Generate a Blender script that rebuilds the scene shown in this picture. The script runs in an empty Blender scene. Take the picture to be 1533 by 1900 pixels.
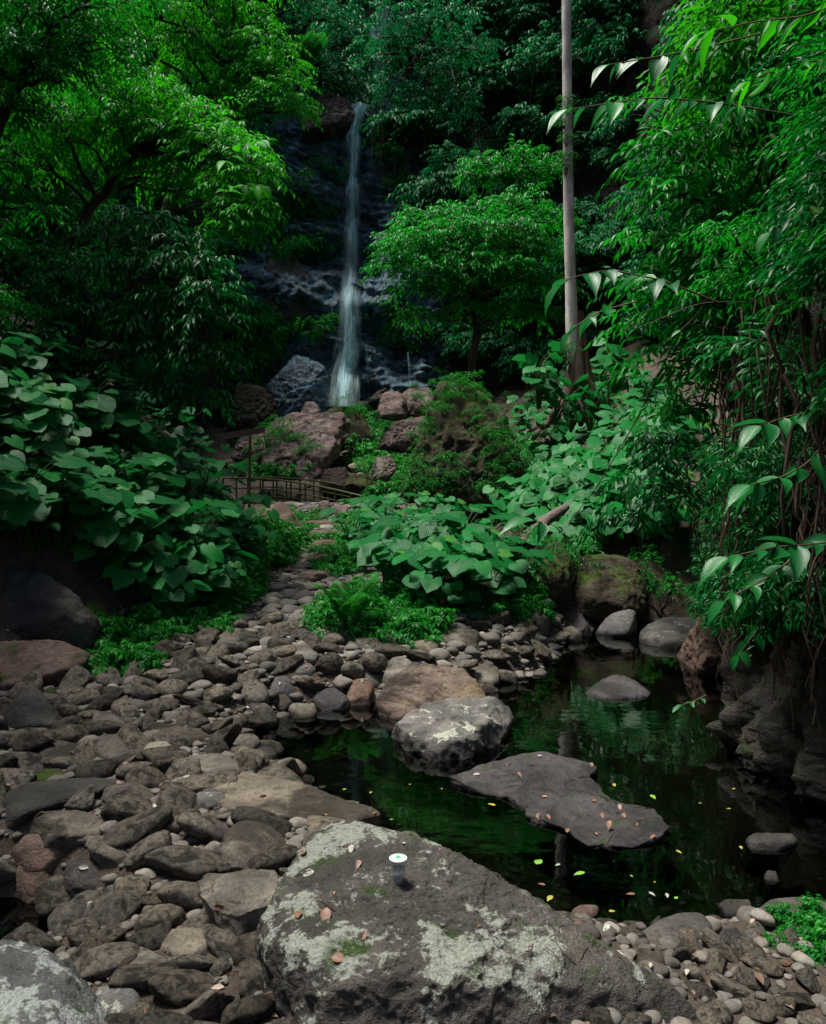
import bpy, bmesh, math, random, time
import numpy as np
from mathutils import Vector, Matrix
from mathutils.bvhtree import BVHTree
T0 = time.time()
random.seed(7)
RG = np.random.default_rng(11)
scene = bpy.context.scene
COL = scene.collection

# ------------------------------------------------------------------ camera, sky, sun, exposure
F_PX, HORIZON, CAMZ = 1500.0, 850.0, 2.0
PITCH = -math.atan((950.0 - HORIZON) / F_PX)
cam_d = bpy.data.cameras.new('camera')
cam = bpy.data.objects.new('camera', cam_d)
COL.objects.link(cam)
cam.location = (0, 0, CAMZ)
cam.rotation_euler = (math.pi / 2 + PITCH, 0, 0)
cam_d.sensor_fit = 'VERTICAL'
cam_d.sensor_height = 24
cam_d.lens = 24 * F_PX / 1900
cam_d.clip_end = 2000
cam_d.clip_start = 0.05
scene.camera = cam

SUN_EL, SUN_AZ = math.radians(73), math.radians(-75)      # azimuth clockwise from +Y
world = bpy.data.worlds.new('World')
scene.world = world
world.use_nodes = True
wn = world.node_tree
sky = wn.nodes.new('ShaderNodeTexSky')
sky.sky_type = 'NISHITA'
sky.sun_disc = False
sky.sun_elevation = SUN_EL
sky.sun_rotation = SUN_AZ
sky.air_density = 1.0
sky.dust_density = 3.0
wn.links.new(sky.outputs[0], wn.nodes['Background'].inputs[0])
wn.nodes['Background'].inputs[1].default_value = 0.09
sun_d = bpy.data.lights.new('sun', 'SUN')
sun_d.energy = 3.9
sun_d.angle = math.radians(16)
sun_d.color = (1.0, 0.97, 0.90)
sun = bpy.data.objects.new('sun', sun_d)
COL.objects.link(sun)
sd = Vector((math.sin(SUN_AZ) * math.cos(SUN_EL), math.cos(SUN_AZ) * math.cos(SUN_EL), math.sin(SUN_EL)))
sun.rotation_euler = sd.to_track_quat('Z', 'Y').to_euler()
sun.location = (0, 0, 60)
vs = scene.view_settings
vs.view_transform = 'Standard'
vs.look = 'None'
vs.exposure = 0.95
vs.gamma = 1
cy = scene.cycles
cy.max_bounces = 6
cy.diffuse_bounces = 3
cy.glossy_bounces = 3
cy.transmission_bounces = 4
cy.transparent_max_bounces = 12
cy.caustics_reflective = False
cy.caustics_refractive = False
cy.sample_clamp_indirect = 4
cy.sample_clamp_direct = 0
try:
    cy.use_denoising = True
    cy.denoiser = 'OPENIMAGEDENOISE'
except Exception:
    pass

cp, sp = math.cos(PITCH), math.sin(PITCH)


def P(u, v, Y):
    """world point seen at photo pixel (u, v) at distance Y along +Y"""
    cx = (u - 766.5) / F_PX
    cyy = (950.0 - v) / F_PX
    dx, dy, dz = cx, cp - cyy * sp, sp + cyy * cp
    return Vector((dx / dy * Y, Y, CAMZ + dz / dy * Y))


def ray(u, v):
    return (P(u, v, 1.0) - Vector((0, 0, CAMZ))).normalized()


def PG(u, v, z):
    """point on the horizontal plane z seen at pixel"""
    d = P(u, v, 1.0) - Vector((0, 0, CAMZ))
    t = (z - CAMZ) / d.z
    return Vector((0, 0, CAMZ)) + d * t


# ------------------------------------------------------------------ noise
_rs = np.random.RandomState(5)
_perm = np.concatenate([_rs.permutation(256)] * 3)
_grad = _rs.normal(size=(256, 3))
_grad /= np.linalg.norm(_grad, axis=1)[:, None]


def pn(Q):
    Q = np.asarray(Q, float)
    i = np.floor(Q).astype(int)
    f = Q - i
    w = f * f * f * (f * (f * 6 - 15) + 10)
    i &= 255
    out = 0
    for a in (0, 1):
        for b in (0, 1):
            for c in (0, 1):
                h = _perm[_perm[_perm[(i[:, 0] + a) & 255] + ((i[:, 1] + b) & 255)] + ((i[:, 2] + c) & 255)]
                g = _grad[h]
                d = g[:, 0] * (f[:, 0] - a) + g[:, 1] * (f[:, 1] - b) + g[:, 2] * (f[:, 2] - c)
                wa = (w[:, 0] if a else 1 - w[:, 0]) * (w[:, 1] if b else 1 - w[:, 1]) * (w[:, 2] if c else 1 - w[:, 2])
                out = out + d * wa
    return out * 1.6


def fbm(Q, o=4, gain=.5, ridge=False):
    Q = np.asarray(Q, float)
    s, a, t = 0, 1.0, 0
    for k in range(o):
        n = pn(Q * (2.03 ** k) + 17.3 * k)
        if ridge:
            n = 1 - 2 * np.abs(n)
        s = s + a * n
        t += a
        a *= gain
    return s / t


def smooth(a, b, x):
    t = np.clip((x - a) / (b - a), 0, 1)
    return t * t * (3 - 2 * t)


# ------------------------------------------------------------------ object helpers
def tag(o, label=None, cat=None, group=None, kind=None):
    if label: o['label'] = label
    if cat: o['category'] = cat
    if group: o['group'] = group
    if kind: o['kind'] = kind
    return o


def make_mesh(name, V, faces, mat=None, sm=True, tint=None, uv=None):
    """V (n,3); faces: list of (m,k) int arrays"""
    me = bpy.data.meshes.new(name)
    V = np.asarray(V, np.float32)
    me.vertices.add(len(V))
    me.vertices.foreach_set('co', V.ravel())
    faces = [np.asarray(f, np.int32) for f in faces if len(f)]
    loops = np.concatenate([f.ravel() for f in faces])
    sizes = np.concatenate([np.full(len(f), f.shape[1], np.int32) for f in faces])
    me.loops.add(len(loops))
    me.loops.foreach_set('vertex_index', loops)
    me.polygons.add(len(sizes))
    st = np.concatenate([[0], np.cumsum(sizes)[:-1]]).astype(np.int32)
    me.polygons.foreach_set('loop_start', st)
    me.polygons.foreach_set('loop_total', sizes)
    me.polygons.foreach_set('use_smooth', np.full(len(sizes), bool(sm)))
    if tint is not None:
        a = me.attributes.new('tint', 'FLOAT', 'POINT')
        a.data.foreach_set('value', np.asarray(tint, np.float32))
    if uv is not None:
        l = me.uv_layers.new(name='uv')
        l.data.foreach_set('uv', np.asarray(uv, np.float32)[loops].ravel())
    me.update(calc_edges=True)
    me.validate()
    if mat: me.materials.append(mat)
    return me


def link(name, me, parent=None, loc=None):
    o = bpy.data.objects.new(name, me)
    COL.objects.link(o)
    if parent: o.parent = parent
    if loc is not None: o.location = loc
    return o


def empty(name, loc=(0, 0, 0), rz=0):
    o = bpy.data.objects.new(name, None)
    COL.objects.link(o)
    o.location = loc
    o.rotation_euler = (0, 0, rz)
    o.empty_display_size = .1
    return o


def dup(root, loc=None, rot=None, scale=None, label=None, group=None):
    r = root.copy()
    COL.objects.link(r)
    if loc is not None: r.location = loc
    if rot is not None: r.rotation_euler = rot
    if scale is not None: r.scale = scale if hasattr(scale, '__len__') else (scale,) * 3
    if label: r['label'] = label
    if group: r['group'] = group
    for ch in CH.get(root.name, []):
        c = ch.copy()
        COL.objects.link(c)
        c.parent = r
    return r


CH = {}


class Proto:
    """a thing's first instance is the prototype itself, later ones are copies"""
    def __init__(s, root, kids):
        s.root, s.used = root, False
        CH[root.name] = kids

    def put(s, loc, rot=(0, 0, 0), scale=1, label=None, group=None):
        sc = scale if hasattr(scale, '__len__') else (scale,) * 3
        if not s.used:
            s.used = True
            r = s.root
            r.location, r.rotation_euler, r.scale = loc, rot, sc
            if label: r['label'] = label
            if group: r['group'] = group
            return r
        return dup(s.root, loc, rot, sc, label, group)


# ------------------------------------------------------------------ materials
def newmat(name):
    m = bpy.data.materials.new(name)
    m.use_nodes = True
    nt = m.node_tree
    nt.nodes.clear()
    out = nt.nodes.new('ShaderNodeOutputMaterial')
    return m, nt, out


def N(nt, t, **kw):
    n = nt.nodes.new('ShaderNode' + t)
    for k, v in kw.items():
        if k.startswith('i_'):
            n.inputs[k[2:].replace('_', ' ')].default_value = v
        else:
            setattr(n, k, v)
    return n


def noise(nt, vec, scale, detail=5, rough=.55, dist=0):
    n = N(nt, 'TexNoise')
    n.inputs['Scale'].default_value = scale
    n.inputs['Detail'].default_value = detail
    n.inputs['Roughness'].default_value = rough
    n.inputs['Distortion'].default_value = dist
    nt.links.new(vec, n.inputs['Vector'])
    return n.outputs['Fac']


def ramp(nt, fac, stops):
    r = N(nt, 'ValToRGB')
    e = r.color_ramp.elements
    while len(e) < len(stops): e.new(.5)
    for x, (p, c) in zip(e, stops):
        x.position = p
        x.color = (c, c, c, 1) if not hasattr(c, '__len__') else (*c, 1)
    nt.links.new(fac, r.inputs[0])
    return r.outputs[0]


def mixc(nt, fac, a, b, mode='MIX'):
    m = N(nt, 'Mix', data_type='RGBA', blend_type=mode)
    for s, v in ((0, fac), (6, a), (7, b)):
        if isinstance(v, (int, float)): m.inputs[s].default_value = v
        elif isinstance(v, tuple): m.inputs[s].default_value = (*v, 1)
        else: nt.links.new(v, m.inputs[s])
    return m.outputs[2]


def math_(nt, op, a, b=0, clamp=False):
    m = N(nt, 'Math', operation=op, use_clamp=clamp)
    for i, v in enumerate((a, b)):
        if isinstance(v, (int, float)): m.inputs[i].default_value = v
        else: nt.links.new(v, m.inputs[i])
    return m.outputs[0]


def leaf_mat(name, dark, mid, light, rough=.42, trans=.35, veins=False, spec=.5, veinN=9):
    m, nt, out = newmat(name)
    L = nt.links.new
    at = N(nt, 'Attribute', attribute_name='tint')
    oi = N(nt, 'ObjectInfo')
    f = math_(nt, 'ADD', at.outputs['Fac'], math_(nt, 'MULTIPLY', math_(nt, 'SUBTRACT', oi.outputs['Random'], .5), .22))
    col = ramp(nt, f, [(0, dark), (.5, mid), (1, light)])
    b = N(nt, 'BsdfPrincipled')
    b.inputs['Roughness'].default_value = rough
    b.inputs['Specular IOR Level'].default_value = spec * .62
    geo = N(nt, 'NewGeometry')
    nz = noise(nt, N(nt, 'TexCoord').outputs['Object'], 22, 2)
    col = mixc(nt, ramp(nt, nz, [(.3, 0), (.75, .35)]), col, mid)
    if veins:
        uv = N(nt, 'UVMap', uv_map='uv')
        sx = N(nt, 'SeparateXYZ')
        L(uv.outputs[0], sx.inputs[0])
        ax = math_(nt, 'ABSOLUTE', sx.outputs[0])
        ph = math_(nt, 'SUBTRACT', math_(nt, 'MULTIPLY', sx.outputs[1], veinN), math_(nt, 'MULTIPLY', ax, veinN * 1.1))
        fr = math_(nt, 'ABSOLUTE', math_(nt, 'SUBTRACT', math_(nt, 'FRACT', ph), .5))
        v1 = math_(nt, 'SUBTRACT', 1, math_(nt, 'MULTIPLY', fr, 14), True)
        v2 = math_(nt, 'SUBTRACT', 1, math_(nt, 'MULTIPLY', ax, 45), True)
        vv = math_(nt, 'MAXIMUM', math_(nt, 'MULTIPLY', v1, .55), v2)
        col = mixc(nt, math_(nt, 'MULTIPLY', vv, .15), col, tuple(min(1, c * 2.2 + .02) for c in light))
        sn = noise(nt, N(nt, 'TexCoord').outputs['Object'], 9, 5, .8)
        col = mixc(nt, ramp(nt, sn, [(.66, 0), (.70, .8)]), col, (.12, .10, .03))
        yl = ramp(nt, at.outputs['Fac'], [(.86, 0), (.9, .45)])
        col = mixc(nt, yl, col, (.16, .26, .03))
        bp = N(nt, 'Bump')
        bp.inputs['Strength'].default_value = .18
        bp.inputs['Distance'].default_value = .006
        L(math_(nt, 'MULTIPLY', fr, 2), bp.inputs['Height'])
        L(bp.outputs[0], b.inputs['Normal'])
    L(col, b.inputs['Base Color'])
    tr = N(nt, 'BsdfTranslucent')
    L(mixc(nt, .6, col, tuple(min(1, c * 1.5) for c in light)), tr.inputs['Color'])
    mx = N(nt, 'MixShader')
    mx.inputs[0].default_value = trans
    L(b.outputs[0], mx.inputs[1])
    L(tr.outputs[0], mx.inputs[2])
    L(mx.outputs[0], out.inputs[0])
    return m


def rock_mat(name, c1, c2, c3, scale=1.0, lichen=0, lichen_c=(.42, .45, .38), moss=0, moss_c=(.03, .07, .01), rough=.85,
             bump=.5, wet=None, strata=0, random_tint=.25, stain=None, lichen_side=0):
    m, nt, out = newmat(name)
    L = nt.links.new
    tc = N(nt, 'TexCoord')
    v = tc.outputs['Object']
    geo = N(nt, 'NewGeometry')
    if random_tint:
        oi = N(nt, 'ObjectInfo')
        mp = N(nt, 'VectorMath', operation='ADD')
        cb = N(nt, 'CombineXYZ')
        r100 = math_(nt, 'MULTIPLY', oi.outputs['Random'], 50)
        L(r100, cb.inputs[0]); L(r100, cb.inputs[1])
        L(v, mp.inputs[0]); L(cb.outputs[0], mp.inputs[1])
        v = mp.outputs[0]
    n1 = noise(nt, v, 2.2 * scale, 8, .62, .4)
    n2 = noise(nt, v, 14 * scale, 6, .7)
    n3 = noise(nt, v, 70 * scale, 3, .7)
    col = ramp(nt, n1, [(.3, c1), (.5, c2), (.72, c3)])
    col = mixc(nt, ramp(nt, n2, [(.32, .75), (.5, 0), (.56, 0), (.75, .5)]), col, c1)
    col = mixc(nt, .5, col, mixc(nt, 1.0, col, ramp(nt, n3, [(.25, .35), (.5, 1), (.75, 1.5)]), 'MULTIPLY'))
    if strata:
        mp2 = N(nt, 'Mapping')
        mp2.inputs['Scale'].default_value = (1, 1, strata)
        mp2.inputs['Rotation'].default_value = (.25, .3, 0)
        L(v, mp2.inputs['Vector'])
        ns = noise(nt, mp2.outputs[0], 1.6, 6, .7, .6)
        col = mixc(nt, ramp(nt, ns, [(.42, .8), (.5, 0)]), col, tuple(c * .35 for c in c1))
    if stain:
        n6 = noise(nt, v, 3.1 * scale, 4, .6, .8)
        col = mixc(nt, ramp(nt, n6, [(.52, 0), (.66, .75)]), col, stain)
    sxn = N(nt, 'SeparateXYZ')
    L(geo.outputs['Normal'], sxn.inputs[0])
    if lichen:
        l1 = noise(nt, v, 3.2 * scale, 9, .68, .5)
        l2 = noise(nt, v, 21 * scale, 6, .75)
        lf = math_(nt, 'ADD', math_(nt, 'MULTIPLY', l1, .75), math_(nt, 'MULTIPLY', l2, .33))
        lf = math_(nt, 'ADD', lf, math_(nt, 'MULTIPLY', sxn.outputs[2], .1))
        lbig = noise(nt, v, .9 * scale, 2, .5, 0)
        lf = math_(nt, 'ADD', lf, math_(nt, 'MULTIPLY', math_(nt, 'SUBTRACT', lbig, .5), .22))
        if lichen_side:
            so = N(nt, 'SeparateXYZ')
            L(tc.outputs['Object'], so.inputs[0])
            lf = math_(nt, 'SUBTRACT', lf, math_(nt, 'MULTIPLY', so.outputs[0], lichen_side))
        msk = ramp(nt, lf, [(.675 - .07 * lichen, 0), (.70 - .065 * lichen, .92)])
        lc = mixc(nt, ramp(nt, n3, [(.35, 0), (.62, 1)]), tuple(c * .55 for c in lichen_c), lichen_c)
        col = mixc(nt, msk, col, lc)
    if moss:
        m1 = noise(nt, v, 4.5 * scale, 7, .7)
        mf = math_(nt, 'ADD', m1, math_(nt, 'MULTIPLY', sxn.outputs[2], .12))
        mk = ramp(nt, mf, [(.72 - .2 * moss, 0), (.80 - .2 * moss, .9)])
        mc = mixc(nt, ramp(nt, n3, [(.3, 0), (.7, 1)]), tuple(c * .5 for c in moss_c), moss_c)
        col = mixc(nt, mk, col, mc)
    if random_tint:
        hs = N(nt, 'HueSaturation')
        L(col, hs.inputs['Color'])
        L(math_(nt, 'ADD', math_(nt, 'MULTIPLY', oi.outputs['Random'], random_tint * 2.2), 1 - random_tint), hs.inputs['Value'])
        hs.inputs['Saturation'].default_value = .95
        col = hs.outputs[0]
        # some stones redder, some greyer
        r2 = math_(nt, 'FRACT', math_(nt, 'MULTIPLY', oi.outputs['Random'], 7.31))
        col = mixc(nt, math_(nt, 'MULTIPLY', r2, .45), col, mixc(nt, 1.0, col, (1.16, 1.0, .8), 'MULTIPLY'))
    b = N(nt, 'BsdfPrincipled')
    rg = rough
    if wet is not None:                       # wet band just above the waterline at world z = wet
        sp_ = N(nt, 'SeparateXYZ')
        L(geo.outputs['Position'], sp_.inputs[0])
        zz = math_(nt, 'ADD', sp_.outputs[2], math_(nt, 'MULTIPLY', n2, .05))
        wm = ramp(nt, math_(nt, 'MULTIPLY', math_(nt, 'SUBTRACT', zz, wet), 10), [(.2, 1), (.75, 0)])
        col = mixc(nt, wm, col, mixc(nt, 1.0, col, (.35, .35, .35), 'MULTIPLY'))
        rgn = math_(nt, 'SUBTRACT', rough, math_(nt, 'MULTIPLY', wm, rough - .22))
        L(rgn, b.inputs['Roughness'])
    else:
        b.inputs['Roughness'].default_value = rg
    L(col, b.inputs['Base Color'])
    b.inputs['Specular IOR Level'].default_value = .35 if rough < .7 else .15
    vo = N(nt, 'TexVoronoi', feature='DISTANCE_TO_EDGE')
    vo.inputs['Scale'].default_value = 2.3 * scale
    wv = N(nt, 'Mix', data_type='VECTOR')
    wv.inputs[0].default_value = .35
    L(v, wv.inputs[4])
    nn = N(nt, 'TexNoise'); nn.inputs['Scale'].default_value = 3 * scale; nn.inputs['Detail'].default_value = 5
    L(v, nn.inputs['Vector']); L(nn.outputs['Color'], wv.inputs[5])
    L(wv.outputs[1], vo.inputs['Vector'])
    crack = ramp(nt, vo.outputs['Distance'], [(0, .4), (.03, 1)])
    h = math_(nt, 'ADD', math_(nt, 'MULTIPLY', n2, 1.0), math_(nt, 'MULTIPLY', n3, .35))
    h = math_(nt, 'ADD', h, math_(nt, 'MULTIPLY', crack, .25))
    h = math_(nt, 'ADD', h, math_(nt, 'MULTIPLY', n1, 1.2))
    bp = N(nt, 'Bump')
    bp.inputs['Strength'].default_value = bump
    bp.inputs['Distance'].default_value = .05 / scale
    L(h, bp.inputs['Height'])
    L(bp.outputs[0], b.inputs['Normal'])
    L(b.outputs[0], out.inputs[0])
    return m


def plain_mat(name, c, rough=.6, c2=None, scale=20, bump=.2, metal=0, stretch=(1, 1, 1)):
    m, nt, out = newmat(name)
    L = nt.links.new
    b = N(nt, 'BsdfPrincipled')
    b.inputs['Roughness'].default_value = rough
    b.inputs['Metallic'].default_value = metal
    mp = N(nt, 'Mapping')
    mp.inputs['Scale'].default_value = stretch
    L(N(nt, 'TexCoord').outputs['Object'], mp.inputs['Vector'])
    n = noise(nt, mp.outputs[0], scale, 6, .65)
    L(ramp(nt, n, [(.3, c), (.7, c2 or tuple(x * 1.6 for x in c))]), b.inputs['Base Color'])
    bp = N(nt, 'Bump')
    bp.inputs['Strength'].default_value = bump
    bp.inputs['Distance'].default_value = .02
    L(n, bp.inputs['Height'])
    L(bp.outputs[0], b.inputs['Normal'])
    L(b.outputs[0], out.inputs[0])
    return m


M = {}
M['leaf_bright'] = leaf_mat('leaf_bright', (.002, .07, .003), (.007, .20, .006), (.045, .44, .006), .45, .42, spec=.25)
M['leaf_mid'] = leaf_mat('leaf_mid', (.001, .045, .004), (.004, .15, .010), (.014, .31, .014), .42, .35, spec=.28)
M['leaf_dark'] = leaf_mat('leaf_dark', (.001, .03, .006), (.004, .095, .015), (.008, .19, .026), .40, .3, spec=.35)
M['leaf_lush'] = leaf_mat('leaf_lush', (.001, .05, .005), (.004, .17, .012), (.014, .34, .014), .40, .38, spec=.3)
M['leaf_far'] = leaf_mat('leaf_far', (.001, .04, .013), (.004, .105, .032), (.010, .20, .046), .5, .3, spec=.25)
M['leaf_taro'] = leaf_mat('leaf_taro', (.001, .06, .012), (.004, .12, .022), (.010, .21, .032), .5, .32, spec=.33, veins=True, veinN=6)
M['leaf_broad'] = leaf_mat('leaf_broad', (.002, .06, .014), (.008, .13, .026), (.016, .21, .036), .36, .30, veins=True, veinN=14, spec=.6)
M['leaf_herb'] = leaf_mat('leaf_herb', (.002, .055, .006), (.008, .15, .014), (.03, .28, .02), .45, .38, spec=.35)
M['bark_dark'] = plain_mat('bark_dark', (.018, .013, .009), .85, (.05, .037, .025), 14, .6, stretch=(1, 1, .3))
M['bark_pale'] = plain_mat('bark_pale', (.26, .22, .19), .9, (.85, .79, .73), 3.2, .9, stretch=(1.4, 1.4, .5))
M['bark_root'] = plain_mat('bark_root', (.035, .022, .015), .85, (.13, .075, .05), 6, .8, stretch=(1.5, 1.5, .25))
M['stem'] = plain_mat('stem', (.015, .05, .012), .6, (.04, .10, .02), 20, .1)
M['twig'] = plain_mat('twig', (.05, .03, .018), .8, (.13, .08, .05), 25, .3)
M['stone'] = rock_mat('stone', (.046, .041, .033), (.122, .108, .088), (.225, .20, .163), 2.2, rough=.8, random_tint=.5, wet=.03, bump=.75, strata=2)
M['stone_grey'] = rock_mat('stone_grey', (.05, .05, .05), (.115, .113, .11), (.21, .205, .195), 1.7, lichen=-.25, rough=.8, random_tint=.2, wet=.03, bump=.7)
M['stone_red'] = rock_mat('stone_red', (.055, .036, .03), (.12, .082, .068), (.20, .145, .118), 1.4, rough=.85, moss=.25, random_tint=.15, bump=.7)
M['stone_dark'] = rock_mat('stone_dark', (.02, .02, .02), (.05, .048, .045), (.11, .10, .09), 1.3, rough=.7, moss=.15, random_tint=.15, wet=0, bump=.7)
M['boulder_lichen'] = rock_mat('boulder_lichen', (.035, .033, .030), (.075, .068, .06), (.13, .115, .10), 1.2, lichen=.28, lichen_side=.12, lichen_c=(.32, .34, .285), moss=.22, rough=.85, random_tint=0, bump=.8)
M['boulder_speckle'] = rock_mat('boulder_speckle', (.05, .055, .052), (.10, .105, .098), (.17, .175, .165), 1.6, lichen=.7, lichen_c=(.40, .43, .40), moss=.12, rough=.85, random_tint=0, bump=.9)
M['boulder_ochre'] = rock_mat('boulder_ochre', (.07, .052, .04), (.19, .145, .115), (.32, .26, .21), 1.3, rough=.8, random_tint=0, strata=4, wet=0, bump=.9, stain=(.17, .12, .055))
M['slab_wet'] = rock_mat('slab_wet', (.025, .023, .025), (.058, .050, .052), (.10, .088, .090), 1.3, rough=.5, random_tint=0, wet=-.02, bump=.8, moss=.1, strata=2)
M['mossy'] = rock_mat('mossy', (.022, .018, .012), (.06, .047, .033), (.12, .092, .068), .9, rough=.9, moss=.75, moss_c=(.05, .10, .012), random_tint=0, bump=.9)
M['cliff_wet'] = rock_mat('cliff_wet', (.015, .032, .044), (.075, .14, .19), (.20, .36, .46), .8, rough=.2, strata=3, random_tint=0, moss=.3, moss_c=(.02, .06, .01), bump=1.0)
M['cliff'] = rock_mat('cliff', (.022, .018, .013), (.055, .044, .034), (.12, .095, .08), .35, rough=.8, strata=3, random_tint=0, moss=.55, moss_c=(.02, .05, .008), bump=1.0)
M['cliff_pale'] = rock_mat('cliff_pale', (.07, .052, .047), (.17, .125, .112), (.30, .24, .22), .8, rough=.8, strata=3, random_tint=0, bump=1.0)
M['cliff_brown'] = rock_mat('cliff_brown', (.03, .026, .026), (.085, .07, .066), (.16, .13, .125), .5, rough=.5, random_tint=0, moss=.55, moss_c=(.05, .13, .01), bump=1.0)
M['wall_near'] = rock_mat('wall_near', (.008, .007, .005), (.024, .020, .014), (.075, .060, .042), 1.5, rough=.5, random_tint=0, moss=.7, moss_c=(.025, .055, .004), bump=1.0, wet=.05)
M['yellow_rail'] = plain_mat('yellow_rail', (.025, .032, .006), .7, (.09, .095, .012), 12, .3)
M['wood'] = plain_mat('wood', (.06, .042, .035), .85, (.16, .12, .10), 10, .5, stretch=(.3, 3, 3))
M['concrete'] = plain_mat('concrete', (.07, .065, .055), .9, (.17, .16, .13), 8, .5)


def ground_material():
    m, nt, out = newmat('ground')
    L = nt.links.new
    geo = N(nt, 'NewGeometry')
    v = geo.outputs['Position']
    n1 = noise(nt, v, 1.1, 6, .6)
    n2 = noise(nt, v, 9, 8, .7)
    n3 = noise(nt, v, 60, 4, .7)
    col = ramp(nt, n1, [(.35, (.022, .015, .010)), (.6, (.06, .042, .03)), (.8, (.03, .035, .012))])
    col = mixc(nt, ramp(nt, n2, [(.45, 0), (.7, .6)]), col, (.12, .09, .07))
    col = mixc(nt, 1.0, col, ramp(nt, n3, [(.25, .45), (.5, 1), (.75, 1.6)]), 'MULTIPLY')
    b = N(nt, 'BsdfPrincipled')
    b.inputs['Roughness'].default_value = .95
    L(col, b.inputs['Base Color'])
    bp = N(nt, 'Bump')
    bp.inputs['Strength'].default_value = .9
    bp.inputs['Distance'].default_value = .04
    L(math_(nt, 'ADD', n2, math_(nt, 'MULTIPLY', n3, .4)), bp.inputs['Height'])
    L(bp.outputs[0], b.inputs['Normal'])
    L(b.outputs[0], out.inputs[0])
    return m


M['ground'] = ground_material()


def water_material():
    m, nt, out = newmat('water')
    L = nt.links.new
    geo = N(nt, 'NewGeometry')
    mp = N(nt, 'Mapping')
    mp.inputs['Scale'].default_value = (1, 1.6, 1)
    L(geo.outputs['Position'], mp.inputs['Vector'])
    n1 = noise(nt, mp.outputs[0], 5, 3, .5)
    n2 = noise(nt, mp.outputs[0], 1.2, 2, .5)
    calm = ramp(nt, n2, [(.4, .15), (.65, 1)])
    bp = N(nt, 'Bump')
    bp.inputs['Strength'].default_value = .12
    bp.inputs['Distance'].default_value = .02
    L(math_(nt, 'MULTIPLY', n1, calm), bp.inputs['Height'])
    fr = N(nt, 'Fresnel')
    fr.inputs['IOR'].default_value = 1.36
    L(bp.outputs[0], fr.inputs['Normal'])
    g = N(nt, 'BsdfGlossy')
    g.inputs['Roughness'].default_value = .03
    L(bp.outputs[0], g.inputs['Normal'])
    t = N(nt, 'BsdfTransparent')
    t.inputs['Color'].default_value = (.15, .19, .13, 1)
    mx = N(nt, 'MixShader')
    L(math_(nt, 'MULTIPLY', fr.outputs[0], 1.6, True), mx.inputs[0])
    L(t.outputs[0], mx.inputs[1])
    L(g.outputs[0], mx.inputs[2])
    L(mx.outputs[0], out.inputs[0])
    return m


M['water'] = water_material()


def falls_material(seed, dens):
    m, nt, out = newmat('falling_water')
    L = nt.links.new
    uv = N(nt, 'UVMap', uv_map='uv')
    mp = N(nt, 'Mapping')
    mp.inputs['Location'].default_value = (seed * 3.7, seed * 1.3, 0)
    mp.inputs['Scale'].default_value = (5, 7.0, 1)
    L(uv.outputs[0], mp.inputs['Vector'])
    n1 = noise(nt, mp.outputs[0], 1.6, 7, .72, 1.2)
    mp2 = N(nt, 'Mapping')
    mp2.inputs['Location'].default_value = (seed * 2.1, seed, 0)
    mp2.inputs['Scale'].default_value = (2.5, 9, 1)
    L(uv.outputs[0], mp2.inputs['Vector'])
    n2 = noise(nt, mp2.outputs[0], 1.0, 4, .6, .5)
    sx = N(nt, 'SeparateXYZ')
    L(uv.outputs[0], sx.inputs[0])
    # density along the fall: strong at the lip, thin in the middle, fuller again above the plunge
    dv = ramp(nt, sx.outputs[1], [(0, 1), (.10, .9), (.22, .9), (.5, .4), (.68, .2), (.80, .6), (.93, .6), (1, .05)])
    du = math_(nt, 'SUBTRACT', 1, math_(nt, 'POWER', math_(nt, 'ABSOLUTE', math_(nt, 'SUBTRACT', math_(nt, 'MULTIPLY', sx.outputs[0], 2), 1)), 2.0), True)
    a = math_(nt, 'MULTIPLY', ramp(nt, math_(nt, 'ADD', math_(nt, 'MULTIPLY', n1, .7), math_(nt, 'MULTIPLY', n2, .4)), [(.46, 0.0), (.55, .4), (.63, 1)]), math_(nt, 'MULTIPLY', dv, du))
    a = math_(nt, 'MULTIPLY', a, dens, True)
    d = N(nt, 'BsdfDiffuse')
    d.inputs['Color'].default_value = (.72, .95, 1, 1)
    t2 = N(nt, 'BsdfTranslucent')
    t2.inputs['Color'].default_value = (.60, .90, .98, 1)
    m1 = N(nt, 'MixShader')
    m1.inputs[0].default_value = .5
    L(d.outputs[0], m1.inputs[1]); L(t2.outputs[0], m1.inputs[2])
    t = N(nt, 'BsdfTransparent')
    mx = N(nt, 'MixShader')
    L(a, mx.inputs[0])
    L(t.outputs[0], mx.inputs[1])
    L(m1.outputs[0], mx.inputs[2])
    L(mx.outputs[0], out.inputs[0])
    return m


# ------------------------------------------------------------------ terrain
def interp(y, pts):
    return np.interp(y, [p[0] for p in pts], [p[1] for p in pts])


XL = [(-20, -5), (0, -3.9), (4, -3.5), (6.2, -3.0), (7.5, -2.3), (8.5, -1.75), (10, -1.75), (13, -2.0), (17, -3.2), (22, -5.2), (28, -8.5), (38, -10)]
XR = [(-20, 2.4), (8.6, 3.6), (10, 2.7), (12, 1.5), (16, 1.6), (20, 2.2), (28, 1.5), (38, 2)]
ZB = [(-20, .25), (7.5, .28), (9, .36), (13, .55), (20, .72), (25, .85), (29, 1.6), (33, 2.8), (37, 4.2), (60, 6)]
POOL = [PG(*p, 0).to_tuple()[:2] for p in ((1560, 1690), (1240, 1715), (1050, 1705), (900, 1660), (700, 1550), (560, 1450), (470, 1370), (540, 1325), (700, 1300), (800, 1330), (930, 1275), (1010, 1245), (1030, 1205), (1080, 1180), (1130, 1150), (1320, 1150), (1600, 1200), (1900, 1500), (1800, 1700))]
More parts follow.
